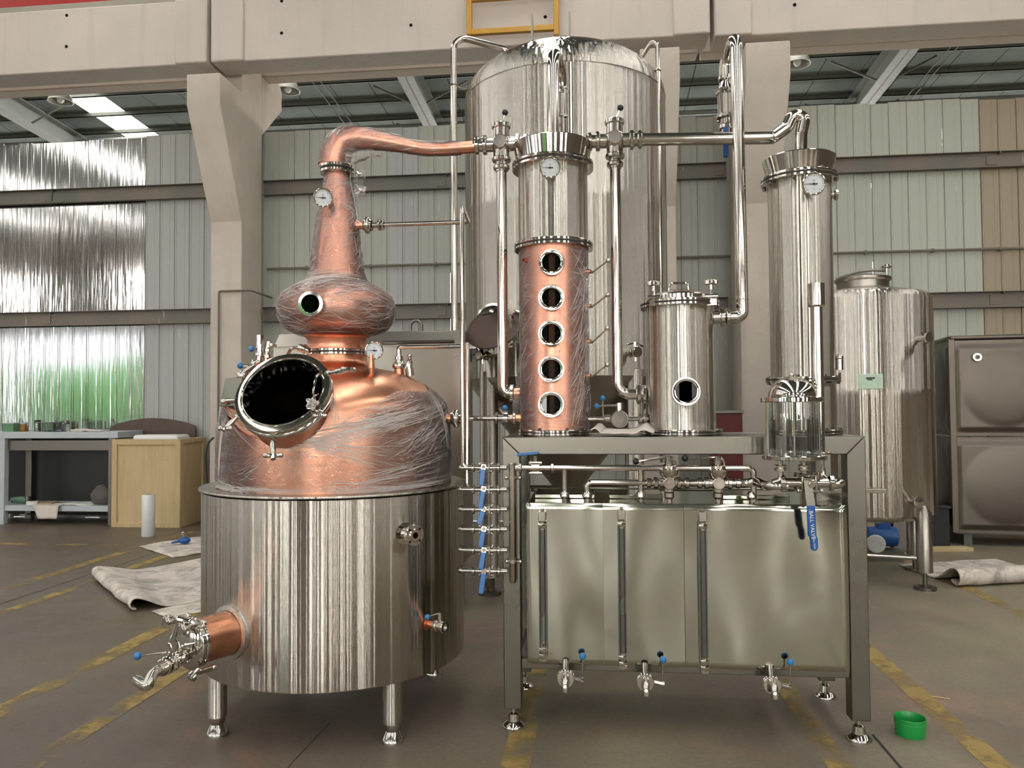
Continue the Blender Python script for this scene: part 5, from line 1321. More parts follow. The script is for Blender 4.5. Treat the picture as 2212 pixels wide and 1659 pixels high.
m = MB(); m.lathe([(PX(50, YR), zr_(982)), (PX(50, YR), zr_(869))], OR, n=48); m.build('glass_wall', 'clear_glass', rec, fix=False)
m = MB(); m.lathe([(PX(22, YR), zr_(980)), (PX(22, YR), zr_(905))], (XR_ + .028, YR - .0, 0), n=32); m.build('inner_glass', 'clear_glass', rec, fix=False)
m = MB(); m.cyl((XR_ - .03, YR, zr_(982)), (XR_ - .03, YR, zr_(900)), .010, n=12); m.build('inner_tube', 'steel_polished', rec)
m = MB(); m.cyl((XR_ + .03, YR + .02, zr_(870)), (XR_ + .03, YR + .02, zr_(895)), .016, n=12); m.build('inlet', 'steel_polished', rec)
for k in range(6):
    a = radians(20 + 60 * k); q = Vector((XR_ + PX(57, YR) * cos(a), YR + PX(57, YR) * sin(a), 0)); m = MB(); m.cyl((q.x, q.y, zr_(990)), (q.x, q.y, zr_(860)), .0055, n=10); m.build('tie_rod', 'steel_polished', rec)
for px in (1686, 1737):
    x = at(px, 1010, YR).x; m = MB(); m.cyl((x, YR, zr_(1032)), (x, YR, zr_(992)), .011, n=14); nut(m, (x, YR, zr_(1007)), (0, 0, 1), .027, .011); nut(m, (x, YR, zr_(1014)), (0, 0, 1), .027, .011); m.build('outlet_union', 'steel_polished', rec)
m = MB(); m.tube(fillet([(at(1686, 1020, YR).x, YR, zr_(1026)), (at(1686, 1020, YR).x, YR, zr_(1036)), (at(1668, 1040, YR).x, YR, zr_(1042))], .02, 4), .012, 12); m.build('outlet_bend', 'steel_polished', rec)
# hydrometer tube beside it
XH = at(1767, 800, YR + .04).x; YH = YR + .04; zh_ = lambda py: at(1767, py, YH).z
o = thing('hydrometer_tube', 'slim upright steel tube with a wider cup on top, beside the glass receiver', 'tube', (XH, YH, zh_(985)))
m = MB(); m.lathe([(PX(12, YH), zh_(980)), (PX(12, YH), zh_(660))], (XH - .002, YH, 0), n=28); m.build('tube', 'steel_polished', o)
m = MB(); m.lathe([(PX(12, YH), zh_(664)), (PX(17.5, YH), zh_(660)), (PX(17.5, YH), zh_(613)), (PX(16, YH), zh_(613)), (PX(16, YH), zh_(655)), (0, zh_(656))], (XH - .002, YH, 0), n=32); m.build('cup', 'steel_polished', o)
m = MB(); m.disc((XH + .004, YH, zh_(980)), (0, 0, 1), .046, .008, 28, .002); m.cyl((XH + .012, YH, zh_(1030)), (XH + .012, YH, zh_(978)), .008, n=12); m.tube(fillet([(XH + .012, YH, zh_(1010)), (XH + .012, YH, zh_(1030)), (at(1792, 1040, YR).x, YR, zr_(1040))], .02, 4), .012, 12); m.build('foot', 'steel_polished', o)
# ball valve with the long blue lever
cb = at(1745, 1043, YR); o = thing('ball_valve', 'ball valve with a long blue lettered lever hanging in front of the tank', 'valve', cb)
m = MB(); m.cyl(cb - Vector((.115, 0, 0)), cb + Vector((.09, 0, 0)), .020, n=18); m.cyl(cb - Vector((.03, 0, 0)), cb + Vector((.03, 0, 0)), .030, n=20)
m.build('body', 'steel_polished', o)
for s in (-1, 1): m = MB(); m.box((cb.x + s * .028, cb.y, cb.z), (.012, .066, .070)); m.build('end_plate', 'steel_polished', o, bevel=.004)
for dy in (-.028, .028):
    for dz in (-.032, .034): m = MB(); q = cb + Vector((0, dy, dz)); m.cyl(q - Vector((.045, 0, 0)), q + Vector((.045, 0, 0)), .006, n=8); m.hexnut(q - Vector((.052, 0, 0)), (1, 0, 0), .011, .010); m.hexnut(q + Vector((.042, 0, 0)), (1, 0, 0), .011, .010); m.build('tie_bolt', 'steel_polished', o)
for px, r in ((1690, .034), (1795, .034)): m = MB(); nut(m, at(px, 1043, YR), (1, 0, 0), r, .022, 14); m.build('union_nut', 'steel_polished', o)
m = MB(); m.tube(fillet([at(1797, 1044, YR), at(1815, 1044, YR), at(1815, 1042, YR + .09)], .03, 5), .020, 14); m.build('bend', 'steel_polished', o)
yl = YR - .055
m = MB(); m.cyl(cb - Vector((0, .02, 0)), (cb.x, yl - .006, cb.z), .016, n=16); m.hexnut((cb.x, yl - .006, cb.z), (0, -1, 0), .011, .008); m.build('stem', 'steel_polished', o)
def lv(px, py): p = at(px, py, yl); return (p.x, p.z)
m = MB(); m.prism([lv(1736, 1038), lv(1752, 1038), lv(1761, 1085), lv(1761, 1100), lv(1744, 1100), lv(1741, 1085)], (0, yl - .003, 0), (1, 0, 0), (0, 0, 1), (0, 1, 0), .006); m.build('lever_plate', 'steel_satin', o, bevel=.001)
m = MB(); m.prism([lv(1742.5, 1092), lv(1760, 1092), lv(1763, 1157), lv(1766, 1164), lv(1766.5, 1182), lv(1763, 1189), lv(1754, 1189), lv(1751, 1184), lv(1749, 1160), lv(1745, 1156)], (0, yl - .009, 0), (1, 0, 0), (0, 0, 1), (0, 1, 0), .016); lev = m.build('lever_grip', 'blue_plastic', o, bevel=.0035, label='long blue plastic lever grip')
def lettering(txt, p, size, xdir, ydir, parent, mat='text_white', name='lettering'):
    c = bpy.data.curves.new(name, 'FONT'); c.body = txt; c.size = size; c.align_x = 'CENTER'; c.align_y = 'CENTER'; c.extrude = .0003
    t = bpy.data.objects.new('tmp', c); COL.objects.link(t); bpy.context.view_layer.update()
    me = bpy.data.meshes.new_from_object(t.evaluated_get(bpy.context.evaluated_depsgraph_get()))
    bpy.data.objects.remove(t)
    X = Vector(xdir).normalized(); Y_ = Vector(ydir).normalized(); Z = X.cross(Y_); Rm = Matrix((X, Y_, Z)).transposed()
    me.transform(Matrix.Translation(Vector(p) - world_loc(parent)) @ Rm.to_4x4()); me.materials.clear(); me.materials.append(M[mat]); me.name = name
    ob = bpy.data.objects.new(name, me); COL.objects.link(ob); ob.parent = parent; return ob
ld = (at(1759, 1180, yl) - at(1751, 1098, yl)).normalized(); ln = Vector((0, -1, 0)); ly = ln.cross(ld)
lettering('BALL VALVE', at(1754.5, 1134, yl - .0102), .0225, ld, ly, o)
lettering('BALL VALVE', at(1759, 1174, yl - .0102), .0085, ld, ly, o)
lettering(': )', at(1750.5, 1103, yl - .0102), .014, ld, ly, o)

# ------------------------------------------------------------------ manifold of blue-handled valves at the left end of the stand
def manifold_valve(o):
    m = MB(); m.cyl((-.050, 0, 0), (.050, 0, 0), .0125, n=14); m.cyl((-.016, 0, 0), (.016, 0, 0), .021, n=16); m.box((-.017, 0, 0), (.007, .042, .042)); m.box((.017, 0, 0), (.007, .042, .042)); m.build('body', 'steel_polished', o, bevel=.002)
    for s in (-1, 1): m = MB(); nut(m, (s * .060, 0, 0), (1, 0, 0), .0225, .015, 12); m.build('union_nut', 'steel_polished', o)
    m = MB()
    for y in (-.017, .017):
        for z in (-.017, .017): m.cyl((-.028, y, z), (.028, y, z), .0045, n=8); m.sphere((-.028, y, z), .006, 8, 5); m.sphere((.028, y, z), .006, 8, 5)
    m.build('tie_bolt', 'steel_polished', o, kind='stuff')
    m = MB(); m.cyl((-.115, 0, 0), (-.05, 0, 0), .0115, n=12); m.build('tube', 'steel_pipe', o); m = MB(); m.cyl((.05, 0, 0), (.098, 0, 0), .0115, n=12); m.build('tube', 'steel_pipe', o)
    m = MB(); m.tube(fillet([(-.10, 0, 0), (-.128, 0, 0), (-.128, .06, 0)], .02, 4), .0115, 12); m.build('elbow', 'steel_pipe', o)
rows = ((1010, 6, .088, .100), (1057, 9, .094, 0), (1100, 17, .075, 0), (1143, 10, .085, 0), (1188, 9, .090, 0), (1233, 8, .105, 0))
words = ('topmost', 'second from the top', 'third from the top', 'fourth from the top', 'fifth from the top', 'lowest')
mv = None; xm = at(1050, 1120, Ym).x
for (py, tilt, L, _), w in zip(rows, words):
    c = Vector((xm, Ym, at(1050, py, Ym).z))
    if mv is None:
        mv = o = thing('manifold_valve', '', 'valve', (0, 0, 0), 'blue-handled valves of the manifold'); manifold_valve(o); o.location = c
    else:
        o = copy_tree(mv, c)
        for k_ in [q for q in kids(o) if q.name.split('.')[0] in ('stem', 'lever_grip')]: bpy.data.objects.remove(k_)
    o['label'] = 'small valve with hanging blue lever, %s beside the stand leg' % w
    # each lever hangs at its own angle
    t = radians(tilt); dn = Vector((-sin(t), -.10, -cos(t))).normalized(); sx = Vector((cos(t), 0, -sin(t)))
    hm = MB(); s0_ = c + Vector((-.006, -.020, .006)); hm.cyl(s0_ + Vector((0, .01, 0)), s0_ + Vector((0, -.012, 0)), .009, n=12); hm.hexnut(s0_ + Vector((0, -.012, 0)), (0, -1, 0), .009, .007)
    hm.prism([(-.010, .010), (.010, .010), (.010, -.03), (-.010, -.03)], s0_ + Vector((0, -.008, 0)), sx, -dn, sx.cross(-dn), .003); hm.build('stem', 'steel_polished', o)
    hm = MB(); hm.prism([(-.0115, -.012), (.0115, -.012), (.0125, -L + .01), (.009, -L), (-.009, -L), (-.0125, -L + .01)], s0_ + Vector((0, -.006, 0)), sx, -dn, sx.cross(-dn), .014); hm.build('lever_grip', 'blue_lever', o, bevel=.003, label='bright blue plastic lever grip')
o = thing('manifold_pipe', 'upright steel collector pipe clamped in front of the stand leg', 'pipe', (at(1107, 1130, Ym).x, Ym, at(1107, 1258, Ym).z))
x = at(1107, 1130, Ym).x; zt1, zt0 = at(1107, 1000, Ym).z, at(1107, 1258, Ym).z
m = MB(); m.lathe([(.0, zt0 - .004), (.012, zt0 - .002), (.0160, zt0 + .004), (.0160, zt1 - .004), (.013, zt1), (0, zt1 + .001)], (x, Ym, 0), n=20); m.build('tube', 'steel_pipe', o)
for py in (1032, 1213): m = MB(); q = at(1107, py, Ym); q.x = x; m.cyl(q - Vector((.026, 0, 0)), q + Vector((.034, 0, 0)), .007, n=10); m.sphere(q - Vector((.028, 0, 0)), .010, 10, 6); m.sphere(q + Vector((.036, 0, 0)), .010, 10, 6); m.cyl(q - Vector((0, 0, .007)), q + Vector((0, 0, .007)), .019, n=16); m.build('pipe_clip', 'steel_polished', o)
# in-line valve between manifold and header
c = Vector((at_x(1157, 1011), Yh, zu)); o = thing('inline_valve', 'small valve at the start of the upper pipe, just under the stand beam', 'valve', c)
m = MB(); m.cyl((x, Yh, zu), c + Vector((.09, 0, 0)), .0125, n=14); m.cyl(c - Vector((.018, 0, 0)), c + Vector((.018, 0, 0)), .022, n=16); m.build('body', 'steel_polished', o)
for s in (-.072, .078): m = MB(); nut(m, c + Vector((s, 0, 0)), (1, 0, 0), .023, .016, 12); m.build('union_nut', 'steel_polished', o)
for dz in (-.024, .024): m = MB(); q = c + Vector((0, -.01, dz)); m.cyl(q - Vector((.030, 0, 0)), q + Vector((.030, 0, 0)), .006, n=8); m.build('tie_bolt', 'steel_polished', o)
m = MB(); m.cyl(c, c + Vector((0, 0, .055)), .009, n=10); m.build('stem', 'steel_polished', o)
m = MB(); m.box(c + Vector((-.035, -.02, .066)), (.10, .022, .012), Matrix.Rotation(-.1, 3, 'Y')); m.build('lever_grip', 'blue_lever', o, bevel=.003, label='blue plastic lever grip')
# ------------------------------------------------------------------ tall tank behind the stand
XB, YB_ = -.25, 6.72
RB = (rad_at(1005, 420, XB, YB_) + rad_at(1440, 420, XB, YB_)) / 2
zB = lambda py: zat(py, XB, YB_)
OB = Vector((XB, YB_, 0))
big = thing('storage_tank', 'very tall domed steel tank towering behind the copper column', 'tank', (XB, YB_, 0))
zt0 = 1.74; zt1 = zB(228); hd = .45
prof = [(RB, zt0), (RB, zt0 + .4), (RB, zB(482)), (RB + .003, zB(480)), (RB + .003, zB(462)), (RB, zB(460)), (RB, zt1)]
m = MB(); m.lathe(prof, OB, n=128); m.build('shell', 'steel_tank', big, sharp=50)
m = MB(); m.lathe([(RB, zt1)] + [(RB * cos(k * pi / 2 / 18), zt1 + hd * sin(k * pi / 2 / 18)) for k in range(1, 18)] + [(.0, zt1 + hd)], OB, n=96); m.torus((XB, YB_, zt1), (0, 0, 1), RB, .004, 96, 6); m.build('dome', 'steel_brushed', big, sharp=60)
m = MB(); m.lathe([(RB, zt0), (RB * .985, zt0 - .03), (.12, .80), (.06, .74)], OB, n=96, cap1=True); m.build('cone_bottom', 'steel_satin', big)
m = MB(); zz = zt1 + hd; m.lathe([(.13, zz - .03), (.13, zz + .07), (.16, zz + .07), (.16, zz + .10), (.05, zz + .115), (0, zz + .115)], OB, n=40); m.build('top_hatch', 'steel_frame', big)
for px in (1150, 1231):
    p = at(px, 120, YB_ - .55); m = MB(); m.box((p.x, p.y, zt1 + .38), (.014, .10, .30)); m.build('lifting_lug', 'steel_frame', big)
for k in range(4):
    a = radians(-138 + 90 * k); c = OB + Vector((cos(a), sin(a), 0)) * (RB - .055); m = MB(); m.lathe([(.075, .14), (.075, zt0 + .05)], c, n=28, cap0=True); l = m.build('leg', 'steel_brushed', big)
    m = MB(); m.lathe([(.04, .15), (.04, .05), (.095, .03), (.095, 0)], c, n=24, cap0=True, cap1=True); m.build('foot', 'steel_frame', l)
# manway standing open, its dial and taps
pm = hit(1075, 715, XB, YB_, lambda z: RB); nm = Vector((pm.x - XB, pm.y - YB_, 0)).normalized()
m = MB(); m.lathe([(.20, -.04), (.20, .05), (.215, .055), (.215, .07), (.195, .072)], pm, nm, 40); m.build('manway_collar', 'steel_polished', big)
dd = (TOCAM(pm) * .8 + Vector((-.35, 0, .75))).normalized(); pc = at(1070, 709, pm.y - .13)
m = MB(); m.lathe([(0, .0), (.215, 0), (.228, .010), (.232, .022), (.222, .026), (.210, .012), (.15, .004), (0, .002)], pc, dd, 48); m.build('manway_door', 'steel_dark_brown', big)
m = MB(); m.cyl(at(1040, 680, pm.y - .12), at(1062, 676, pm.y - .12), .010, n=8); m.cyl(at(1058, 673, pm.y - .1), at(1066, 675, pm.y - .1), .022, n=12); m.cyl(at(1112, 672, pm.y - .12), at(1122, 676, pm.y - .1), .018, n=10); m.build('door_hinge', 'steel_polished', big)
p = hit(1046, 767, XB, YB_, lambda z: RB); n_ = Vector((p.x - XB, p.y - YB_, 0)).normalized(); gauge(big, p + n_ * .10, TOCAM(p) + Vector((-.7, 0, 0)), .058, stem=p)
for px, py in ((1060, 768), (1356, 762)):
    p = hit(px, py, XB, YB_, lambda z: RB); n_ = Vector((p.x - XB, p.y - YB_, 0)).normalized(); m = MB()
    m.cyl(p - n_ * .02, p + n_ * .12, .022, n=14); clamp(m, p + n_ * .05, n_, .026, .02); m.disc(p + n_ * .10, n_, .042, .03, 16, .004); m.cyl(p + n_ * .09 + Vector((0, 0, -.07)), p + n_ * .09 + Vector((0, 0, .075)), .013, n=10); m.tube([p + n_ * .09 + Vector((-.06, 0, .06)), p + n_ * .09 + Vector((0, 0, .07)), p + n_ * .10 + Vector((.06, 0, .04))], .008, 8); m.build('sample_valve', 'steel_polished', big)
# spray pipes up both sides
def spray(label, pts, r, br):
    o = thing('spray_pipe', label, 'pipe', pts[-1]); m = MB(); m.tube(fillet(pts, .10, 6), r, 16); m.build('tube', 'steel_pipe', o)
    for a, b in br:
        m = MB(); m.tube(fillet([a, (a + b) / 2 + Vector((0, 0, -.02)), b], .03, 3), .010, 8); m.torus(a, (0, 0, 1), r + .004, .006, 16, 6); m.build('bracket', 'steel_pipe', o)
    return o
yl_ = 6.35; xl = at(981, 400, yl_).x
o = spray('thick steel pipe hooked over the left side of the very tall tank', [Vector((at(1092, 112, yl_).x, yl_ + .1, at(1092, 116, yl_).z)), Vector((at(1090, 100, yl_).x, yl_ + .08, at(1088, 98, yl_).z)), Vector((xl, yl_, at(983, 76, yl_).z)), Vector((xl, yl_, at(981, 820, yl_).z))], PX(7.2, yl_), [(Vector((xl, yl_, at(981, 184, yl_).z)), at(1012, 190, 6.6))])
m = MB(); q = at(980, 808, yl_); q.x = xl; nut(m, q + Vector((0, 0, .06)), (0, 0, 1), .045, .03); m.sphere(q, .05, 14, 8); m.build('shut_off_valve', 'steel_polished', o)
m = MB(); a = at(968, 802, yl_ - .06); b = at(963, 842, yl_ - .06); m.tube([a, a.lerp(b, .5), b], [.018, .016, .010], 8); m.build('lever', 'blue_dark', o, label='dark blue lever')
xr = at(1424, 400, yl_).x
spray('thin steel pipe hooked over the right side of the very tall tank', [at(1384, 126, yl_ + .1), Vector((xr, yl_, at(1421, 72, yl_).z)), Vector((xr, yl_, at(1424, 640, yl_).z)), Vector((xr, yl_ + .05, at(1424, 1000, yl_).z))], PX(5, yl_), [(Vector((xr, yl_, at(1424, 152, yl_).z)), at(1402, 158, 6.5))])

# ------------------------------------------------------------------ lower tank at the right
XQ, YQ = 2.37, 7.1; OQ = Vector((XQ, YQ, 0)); zQ = lambda py: zat(py, XQ, YQ); RQ = rad_at(2022, 900, XQ, YQ)
t = thing('mixing_tank', 'mid-height steel tank on legs with a conical hatch and a green plate', 'tank', (XQ, YQ, 0))
za, zb = zQ(1098), zQ(655)
m = MB(); m.lathe([(RQ * .5, za - .09), (RQ * .9, za - .045), (RQ, za), (RQ, zQ(856)), (RQ + .002, zQ(855)), (RQ + .002, zQ(842)), (RQ, zQ(841)), (RQ, zb), (RQ * .985, zb + .03), (RQ * .93, zb + .055), (RQ * .6, zb + .10), (.2, zb + .13)], OQ, n=96, cap0=True, cap1=True); m.build('shell', 'steel_tank', t, sharp=60)
zh1 = zQ(640)
m = MB(); m.lathe([(.215, zb + .06), (.215, zQ(608)), ], OQ, n=48); m.build('hatch_collar', 'steel_satin', t)
m = MB(); m.lathe([(.218, zQ(611)), (.232, zQ(608)), (.234, zQ(603)), (.12, zQ(596)), (.0, zQ(590))], OQ, n=48); m.build('hatch_lid', 'steel_satin', t)
m = MB(); a = at(1806, 600, YQ - .05); b = at(1912, 592, YQ - .1); m.tube(smooth_path([(a.x, YQ - .05, zQ(603)), (at(1850, 590, YQ).x, YQ - .08, zQ(590)), (at(1880, 588, YQ).x, YQ - .09, zQ(588)), (b.x, YQ - .1, zQ(590))], 4), .013, 8); m.build('clamp_bar', 'steel_frame', t)
m = MB(); c = at(1916, 596, YQ - .1); m.cyl((c.x, c.y, zQ(612)), (c.x, c.y, zQ(582)), .010, n=8); m.lathe([(.0, 0), (.04, .008), (.045, .02), (.03, .034), (0, .036)], (c.x, c.y, zQ(586)), n=16); m.build('hand_knob', 'steel_polished', t)
for px in (1836, 1919, 1985):
    p = at(px, 655, YQ - .40 if px < 1950 else YQ - .1); m = MB(); m.cyl((p.x, p.y, zQ(668)), (p.x, p.y, zQ(645)), .014, n=10); m.sphere((p.x, p.y, zQ(645)), .022, 10, 8); m.build('lifting_lug', 'steel_frame', t)
for px, py in ((1984, 732), (1966, 1083)):
    p = hit(px, py, XQ, YQ, lambda z: RQ); n_ = Vector((p.x - XQ, p.y - YQ, 0)).normalized(); m = MB(); m.cyl(p - n_ * .02, p + n_ * .09, .022, n=14); m.lathe([(.022, .07), (.045, .08), (.045, .10), (.02, .105)], p, n_, 20, False, True); m.cyl(p + n_ * .05 + Vector((-.02, 0, .05)), p + n_ * .06 + Vector((.05, -.01, -.05)), .010, n=8); m.build('sample_valve', 'steel_polished', t)
p = hit(1880, 824, XQ, YQ, lambda z: RQ); n_ = Vector((p.x - XQ, p.y - YQ, 0)).normalized(); sx = Vector((0, 0, 1)).cross(n_)
m = MB(); w_, h_ = PX(23, 6.7), PX(15, 6.7); m.prism([(-w_, -h_), (w_, -h_), (w_, h_), (-w_, h_)], p + n_ * .008, sx, (0, 0, 1), n_, .006); pl = m.build('name_plate', 'label_green', t, bevel=.002)
m = MB(); 
for a, b, ww, hh in ((0, .45, .35, .10), (-.05, .22, .22, .08)): m.prism([(w_ * (a - ww), h_ * (b - hh)), (w_ * (a + ww), h_ * (b - hh)), (w_ * (a + ww), h_ * (b + hh)), (w_ * (a - ww), h_ * (b + hh))], p + n_ * .0142, sx, (0, 0, 1), n_, .0004)
m.build('plate_print', 'rubber_dark', pl, kind='stuff')
for k in range(4):
    a = radians(-61 + 90 * k); c = OQ + Vector((cos(a), sin(a), 0)) * (RQ + .015); m = MB(); m.lathe([(.062, .14), (.062, za + .03), (.02, za + .09)], c, n=24, cap0=True, cap1=True); l = m.build('leg', 'steel_satin', t)
    m = MB(); m.lathe([(.018, .15), (.018, .04), (.085, .025), (.085, 0)], c, n=20, cap0=True, cap1=True); m.build('foot', 'steel_frame', l)
a = radians(-61); c0 = OQ + Vector((cos(a), sin(a), 0)) * (RQ + .015); a2 = radians(-151); c1_ = OQ + Vector((cos(a2), sin(a2), 0)) * (RQ + .015)
m = MB(); m.cyl((c0.x, c0.y, at(1990, 1206, c0.y).z), (c1_.x, c1_.y, at(1990, 1206, c0.y).z), .020, n=12); m.build('brace', 'steel_polished', t)

# ------------------------------------------------------------------ sectional water tank of pressed panels
r = thing('panel_tank', 'big square water tank of pressed steel panels with round bulges, by the right edge', 'tank', (3.78, 8.68, 0))
Rz = Matrix.Rotation(radians(-7), 3, 'Z'); base = Vector((3.78, 8.68, 0))
def lp(x, y, z): return base + Rz @ Vector((x, y, 0)) + Vector((0, 0, z))
zlo = at(2060, 1150, 8.7).z; PH = 1.03
def pressed(u, v, o, ex, sgn):
    x, z = u, v; rr = sqrt((u - .5) ** 2 + (v - .5) ** 2); e = min(u, 1 - u, v, 1 - v)
    d = 0
    if e > .055: d += .022 * min(1, (e - .055) / .02)
    if rr < .40: d += .030 * (1 - (rr / .40) ** 2) ** .7
    return d
for iz in range(2):
    for ix in range(2):
        m = MB()
        m.grid(lambda u, v: lp(.10 * 0 + ix * PH + u * PH * .985, -pressed(u, v, 0, 0, 1), zlo + iz * PH + v * PH * .985), 40, 40); m.build('pressed_panel', 'steel_dull', r, fix=False, sharp=80)
    m = MB(); m.grid(lambda u, v: lp(-pressed(u, v, 0, 0, 1), .62 * (1 - u), zlo + iz * PH + v * PH * .985), 30, 40); m.build('pressed_panel', 'steel_dull', r, fix=False, sharp=80)
m = MB(); m.prism([(0, 0), (2.06, 0), (2.06, .62), (0, .62)], lp(0, 0, zlo + 2 * PH - .01), Rz @ Vector((1, 0, 0)), Rz @ Vector((0, 1, 0)), (0, 0, 1), .05); m.build('top_cover', 'steel_dull', r, bevel=.02)
for x_ in (.0, 1.02):
    m = MB(); m.prism([(-.02, 0), (.045, 0), (.045, .03), (-.02, .03)], lp(x_, -.018, zlo), Rz @ Vector((1, 0, 0)), Rz @ Vector((0, 1, 0)), (0, 0, 1), 2 * PH); m.build('corner_post', 'steel_dull', r, bevel=.005)
m = MB(); m.prism([(.02, .02), (2.03, .02), (2.03, .60), (.02, .60)], lp(0, 0, .12), Rz @ Vector((1, 0, 0)), Rz @ Vector((0, 1, 0)), (0, 0, 1), zlo - .12); m.build('base_frame', 'purlin_paint', r)
for x_ in (.1, 1.0, 1.9):
    m = MB(); m.prism([(x_, .03), (x_ + .08, .03), (x_ + .08, .58), (x_, .58)], lp(0, 0, 0), Rz @ Vector((1, 0, 0)), Rz @ Vector((0, 1, 0)), (0, 0, 1), .12); m.build('skid', 'purlin_paint', r)
pz = at(2108, 772, 8.65); m = MB(); d_ = Rz @ Vector((0, -1, 0)); m.ring(pz, d_, .026, .045, .05, 24, .004); m.build('pipe_socket', 'steel_polished', r); m = MB(); m.disc(pz + d_ * .01, d_, .026, .01, 16); m.build('socket_hole', 'black_void', r)

# ------------------------------------------------------------------ clutter below the right tank
pq = onfloor(1893, 1212); r = thing('small_pump', 'small pump with a blue motor on the floor under the right-hand tank', 'pump', (pq.x, pq.y, 0))
m = MB(); m.cyl((pq.x - .05, pq.y + .1, .22), (pq.x + .22, pq.y + .1, .22), .095, n=24); m.box((pq.x + .1, pq.y + .1, .33), (.12, .10, .06)); m.build('motor', 'blue_plastic', r, bevel=.004)
m = MB(); m.disc((pq.x - .01, pq.y - .0, .17), (0, -1, 0), .085, .06, 28, .01); m.ring((pq.x - .01, pq.y - .06, .17), (0, -1, 0), .03, .05, .012, 20); m.build('pump_head', 'white_plastic', r)
m = MB(); m.box((pq.x + .08, pq.y + .08, .05), (.34, .2, .1)); m.build('base', 'purlin_paint', r)
def crate_box(name, label, cat, px, py, Y, w, d, h, mat, lid=None, z0=0, rot=0):
    p = at(px, py, Y); c = Vector((p.x, Y + d / 2, z0)); o = thing(name, label, cat, c); m = MB(); m.box(c + Vector((0, 0, h / 2)), (w, d, h), rot); m.build('body', mat, o, bevel=.006)
    if lid: m = MB(); m.box(c + Vector((0, 0, h + .012)), (w + .03, d + .03, .03), rot); m.build('lid', lid, o, bevel=.004)
    return o
crate_box('plywood_box', 'pale plywood box on the floor behind the small blue pump', 'box', 1885, 1140, 8.3, .34, .3, .42, 'plywood', 'plywood_frame')
crate_box('dark_case', 'dark brown case on the floor between the pump and the panel tank', 'case', 1963, 1150, 8.3, .30, .4, .33, 'steel_dark', 'rubber_dark')
crate_box('tool_bag', 'black bag slumped on the floor left of the panel tank base', 'bag', 2024, 1150, 8.62, .26, .5, .40, 'rubber_dark', 'black_plastic')
pb = onfloor(2052, 1190); m = MB(); m.box((pb.x, pb.y, .02), (.42, .12, .04), .1); o = m.build('wood_offcut', 'plywood', bevel=.004, loc=(pb.x, pb.y, 0)); tag(o, 'short wooden offcut lying on the floor in front of the panel tank', 'plank')
crate_box('red_bin', 'red plastic bin standing behind the short steel vessel, beside the concrete column', 'bin', 1573, 900, 8.6, .30, .4, 1.42, 'red_plastic', 'steel_dark')
# grey steel vessel behind the still
r = thing('steel_cabinet', 'long grey steel box with sloping shoulders behind the copper still', 'cabinet', (at(790, 900, 5.6).x, 5.9, 0))
xa, xb_ = at(588, 800, 5.6).x, at(1000, 800, 5.6).x; z0_, z1_ = .35, at(790, 748, 5.6).z; z2_ = at(790, 716, 5.7).z
m = MB(); m.prism([(5.6, z0_), (6.05, z0_), (6.05, z1_), (5.95, z2_), (5.72, z2_), (5.6, z1_)], (xa, 0, 0), (0, 1, 0), (0, 0, 1), (1, 0, 0), xb_ - xa); m.build('body', 'steel_satin', r, bevel=.012)
for xx in (xa + .1, xb_ - .1):
    for yy in (5.68, 5.97): m = MB(); m.lathe([(.04, 0), (.04, z0_ + .01)], (xx, yy, 0), n=16, cap0=True); m.build('leg', 'steel_satin', r)
q = at(897, 715, 5.8); m = MB(); m.tube(fillet([(q.x - .045, 5.83, z2_ - .01), (q.x - .045, 5.83, z2_ + .09), (q.x + .045, 5.83, z2_ + .09), (q.x + .045, 5.83, z2_ - .01)], .045, 6), .012, 10); m.build('lifting_loop', 'steel_dark', r)
m = MB(); m.cyl((at(830, 748, 5.55).x, 5.5, z1_ + .015), (at(985, 748, 5.55).x, 5.5, z1_ + .015), .014, n=10); m.build('rim_pipe', 'steel_pipe', r)

# ------------------------------------------------------------------ left: workbench, crate, wrap roll, mats
BX1 = at(245, 940, 9.41).x; BX0 = BX1 - 2.1; BY0, BY1 = 9.41, 9.98
zb1 = at(120, 933, 9.41).z; zb0 = at(120, 947, 9.41).z
b = thing('workbench', 'long metal workbench with a lower shelf against the shiny wall', 'workbench', ((BX0 + BX1) / 2, 9.7, 0))
m = MB(); m.box2((BX0, BY0, zb0), (BX1 + .06, BY1, zb1)); m.build('bench_top', 'bench_top', b, bevel=.006)
m = MB(); m.box2((BX0, BY0 + .06, zb0 - .16), (BX1, BY0 + .08, zb0 - .03)); m.build('apron', 'steel_dark', b)
sz1, sz0 = at(120, 1093, 9.41).z, at(120, 1105, 9.41).z
m = MB(); m.box2((BX0 + .1, BY0 + .02, sz0), (BX1, BY1 - .02, sz1)); m.build('shelf', 'bench_top', b, bevel=.004)
for xx, mt in ((at(5, 1000, 9.41).x - .06, 'bench_top'), (BX1 - .07, 'steel_dark'), (BX0, 'bench_top')):
    for yy in (BY0, BY1 - .08): m = MB(); m.box2((xx, yy, 0), (xx + .09, yy + .08, zb0)); m.build('leg', mt if yy == BY0 else 'steel_dark', b, bevel=.004)
m = MB(); m.box2((BX0, BY1 - .01, .06), (BX1, BY1, zb0 - .02)); m.build('back_panel', 'black_plastic', b)
m = MB(); m.cyl((at(60, 1120, 9.7).x, 9.7, .10), (BX1, 9.7, .10), .012, n=8); m.build('tie_bar', 'steel_pipe', b)
def on_bench(px, Y=9.6): return Vector((at(px, 930, Y).x, Y, zb1))
def item(name, label, cat, parts, loc, group=None):
    o = thing(name, label, cat, loc, group)
    for nm, fn, mt in parts:
        m = MB(); fn(m, Vector(loc)); m.build(nm, mt, o, bevel=0)
    return o
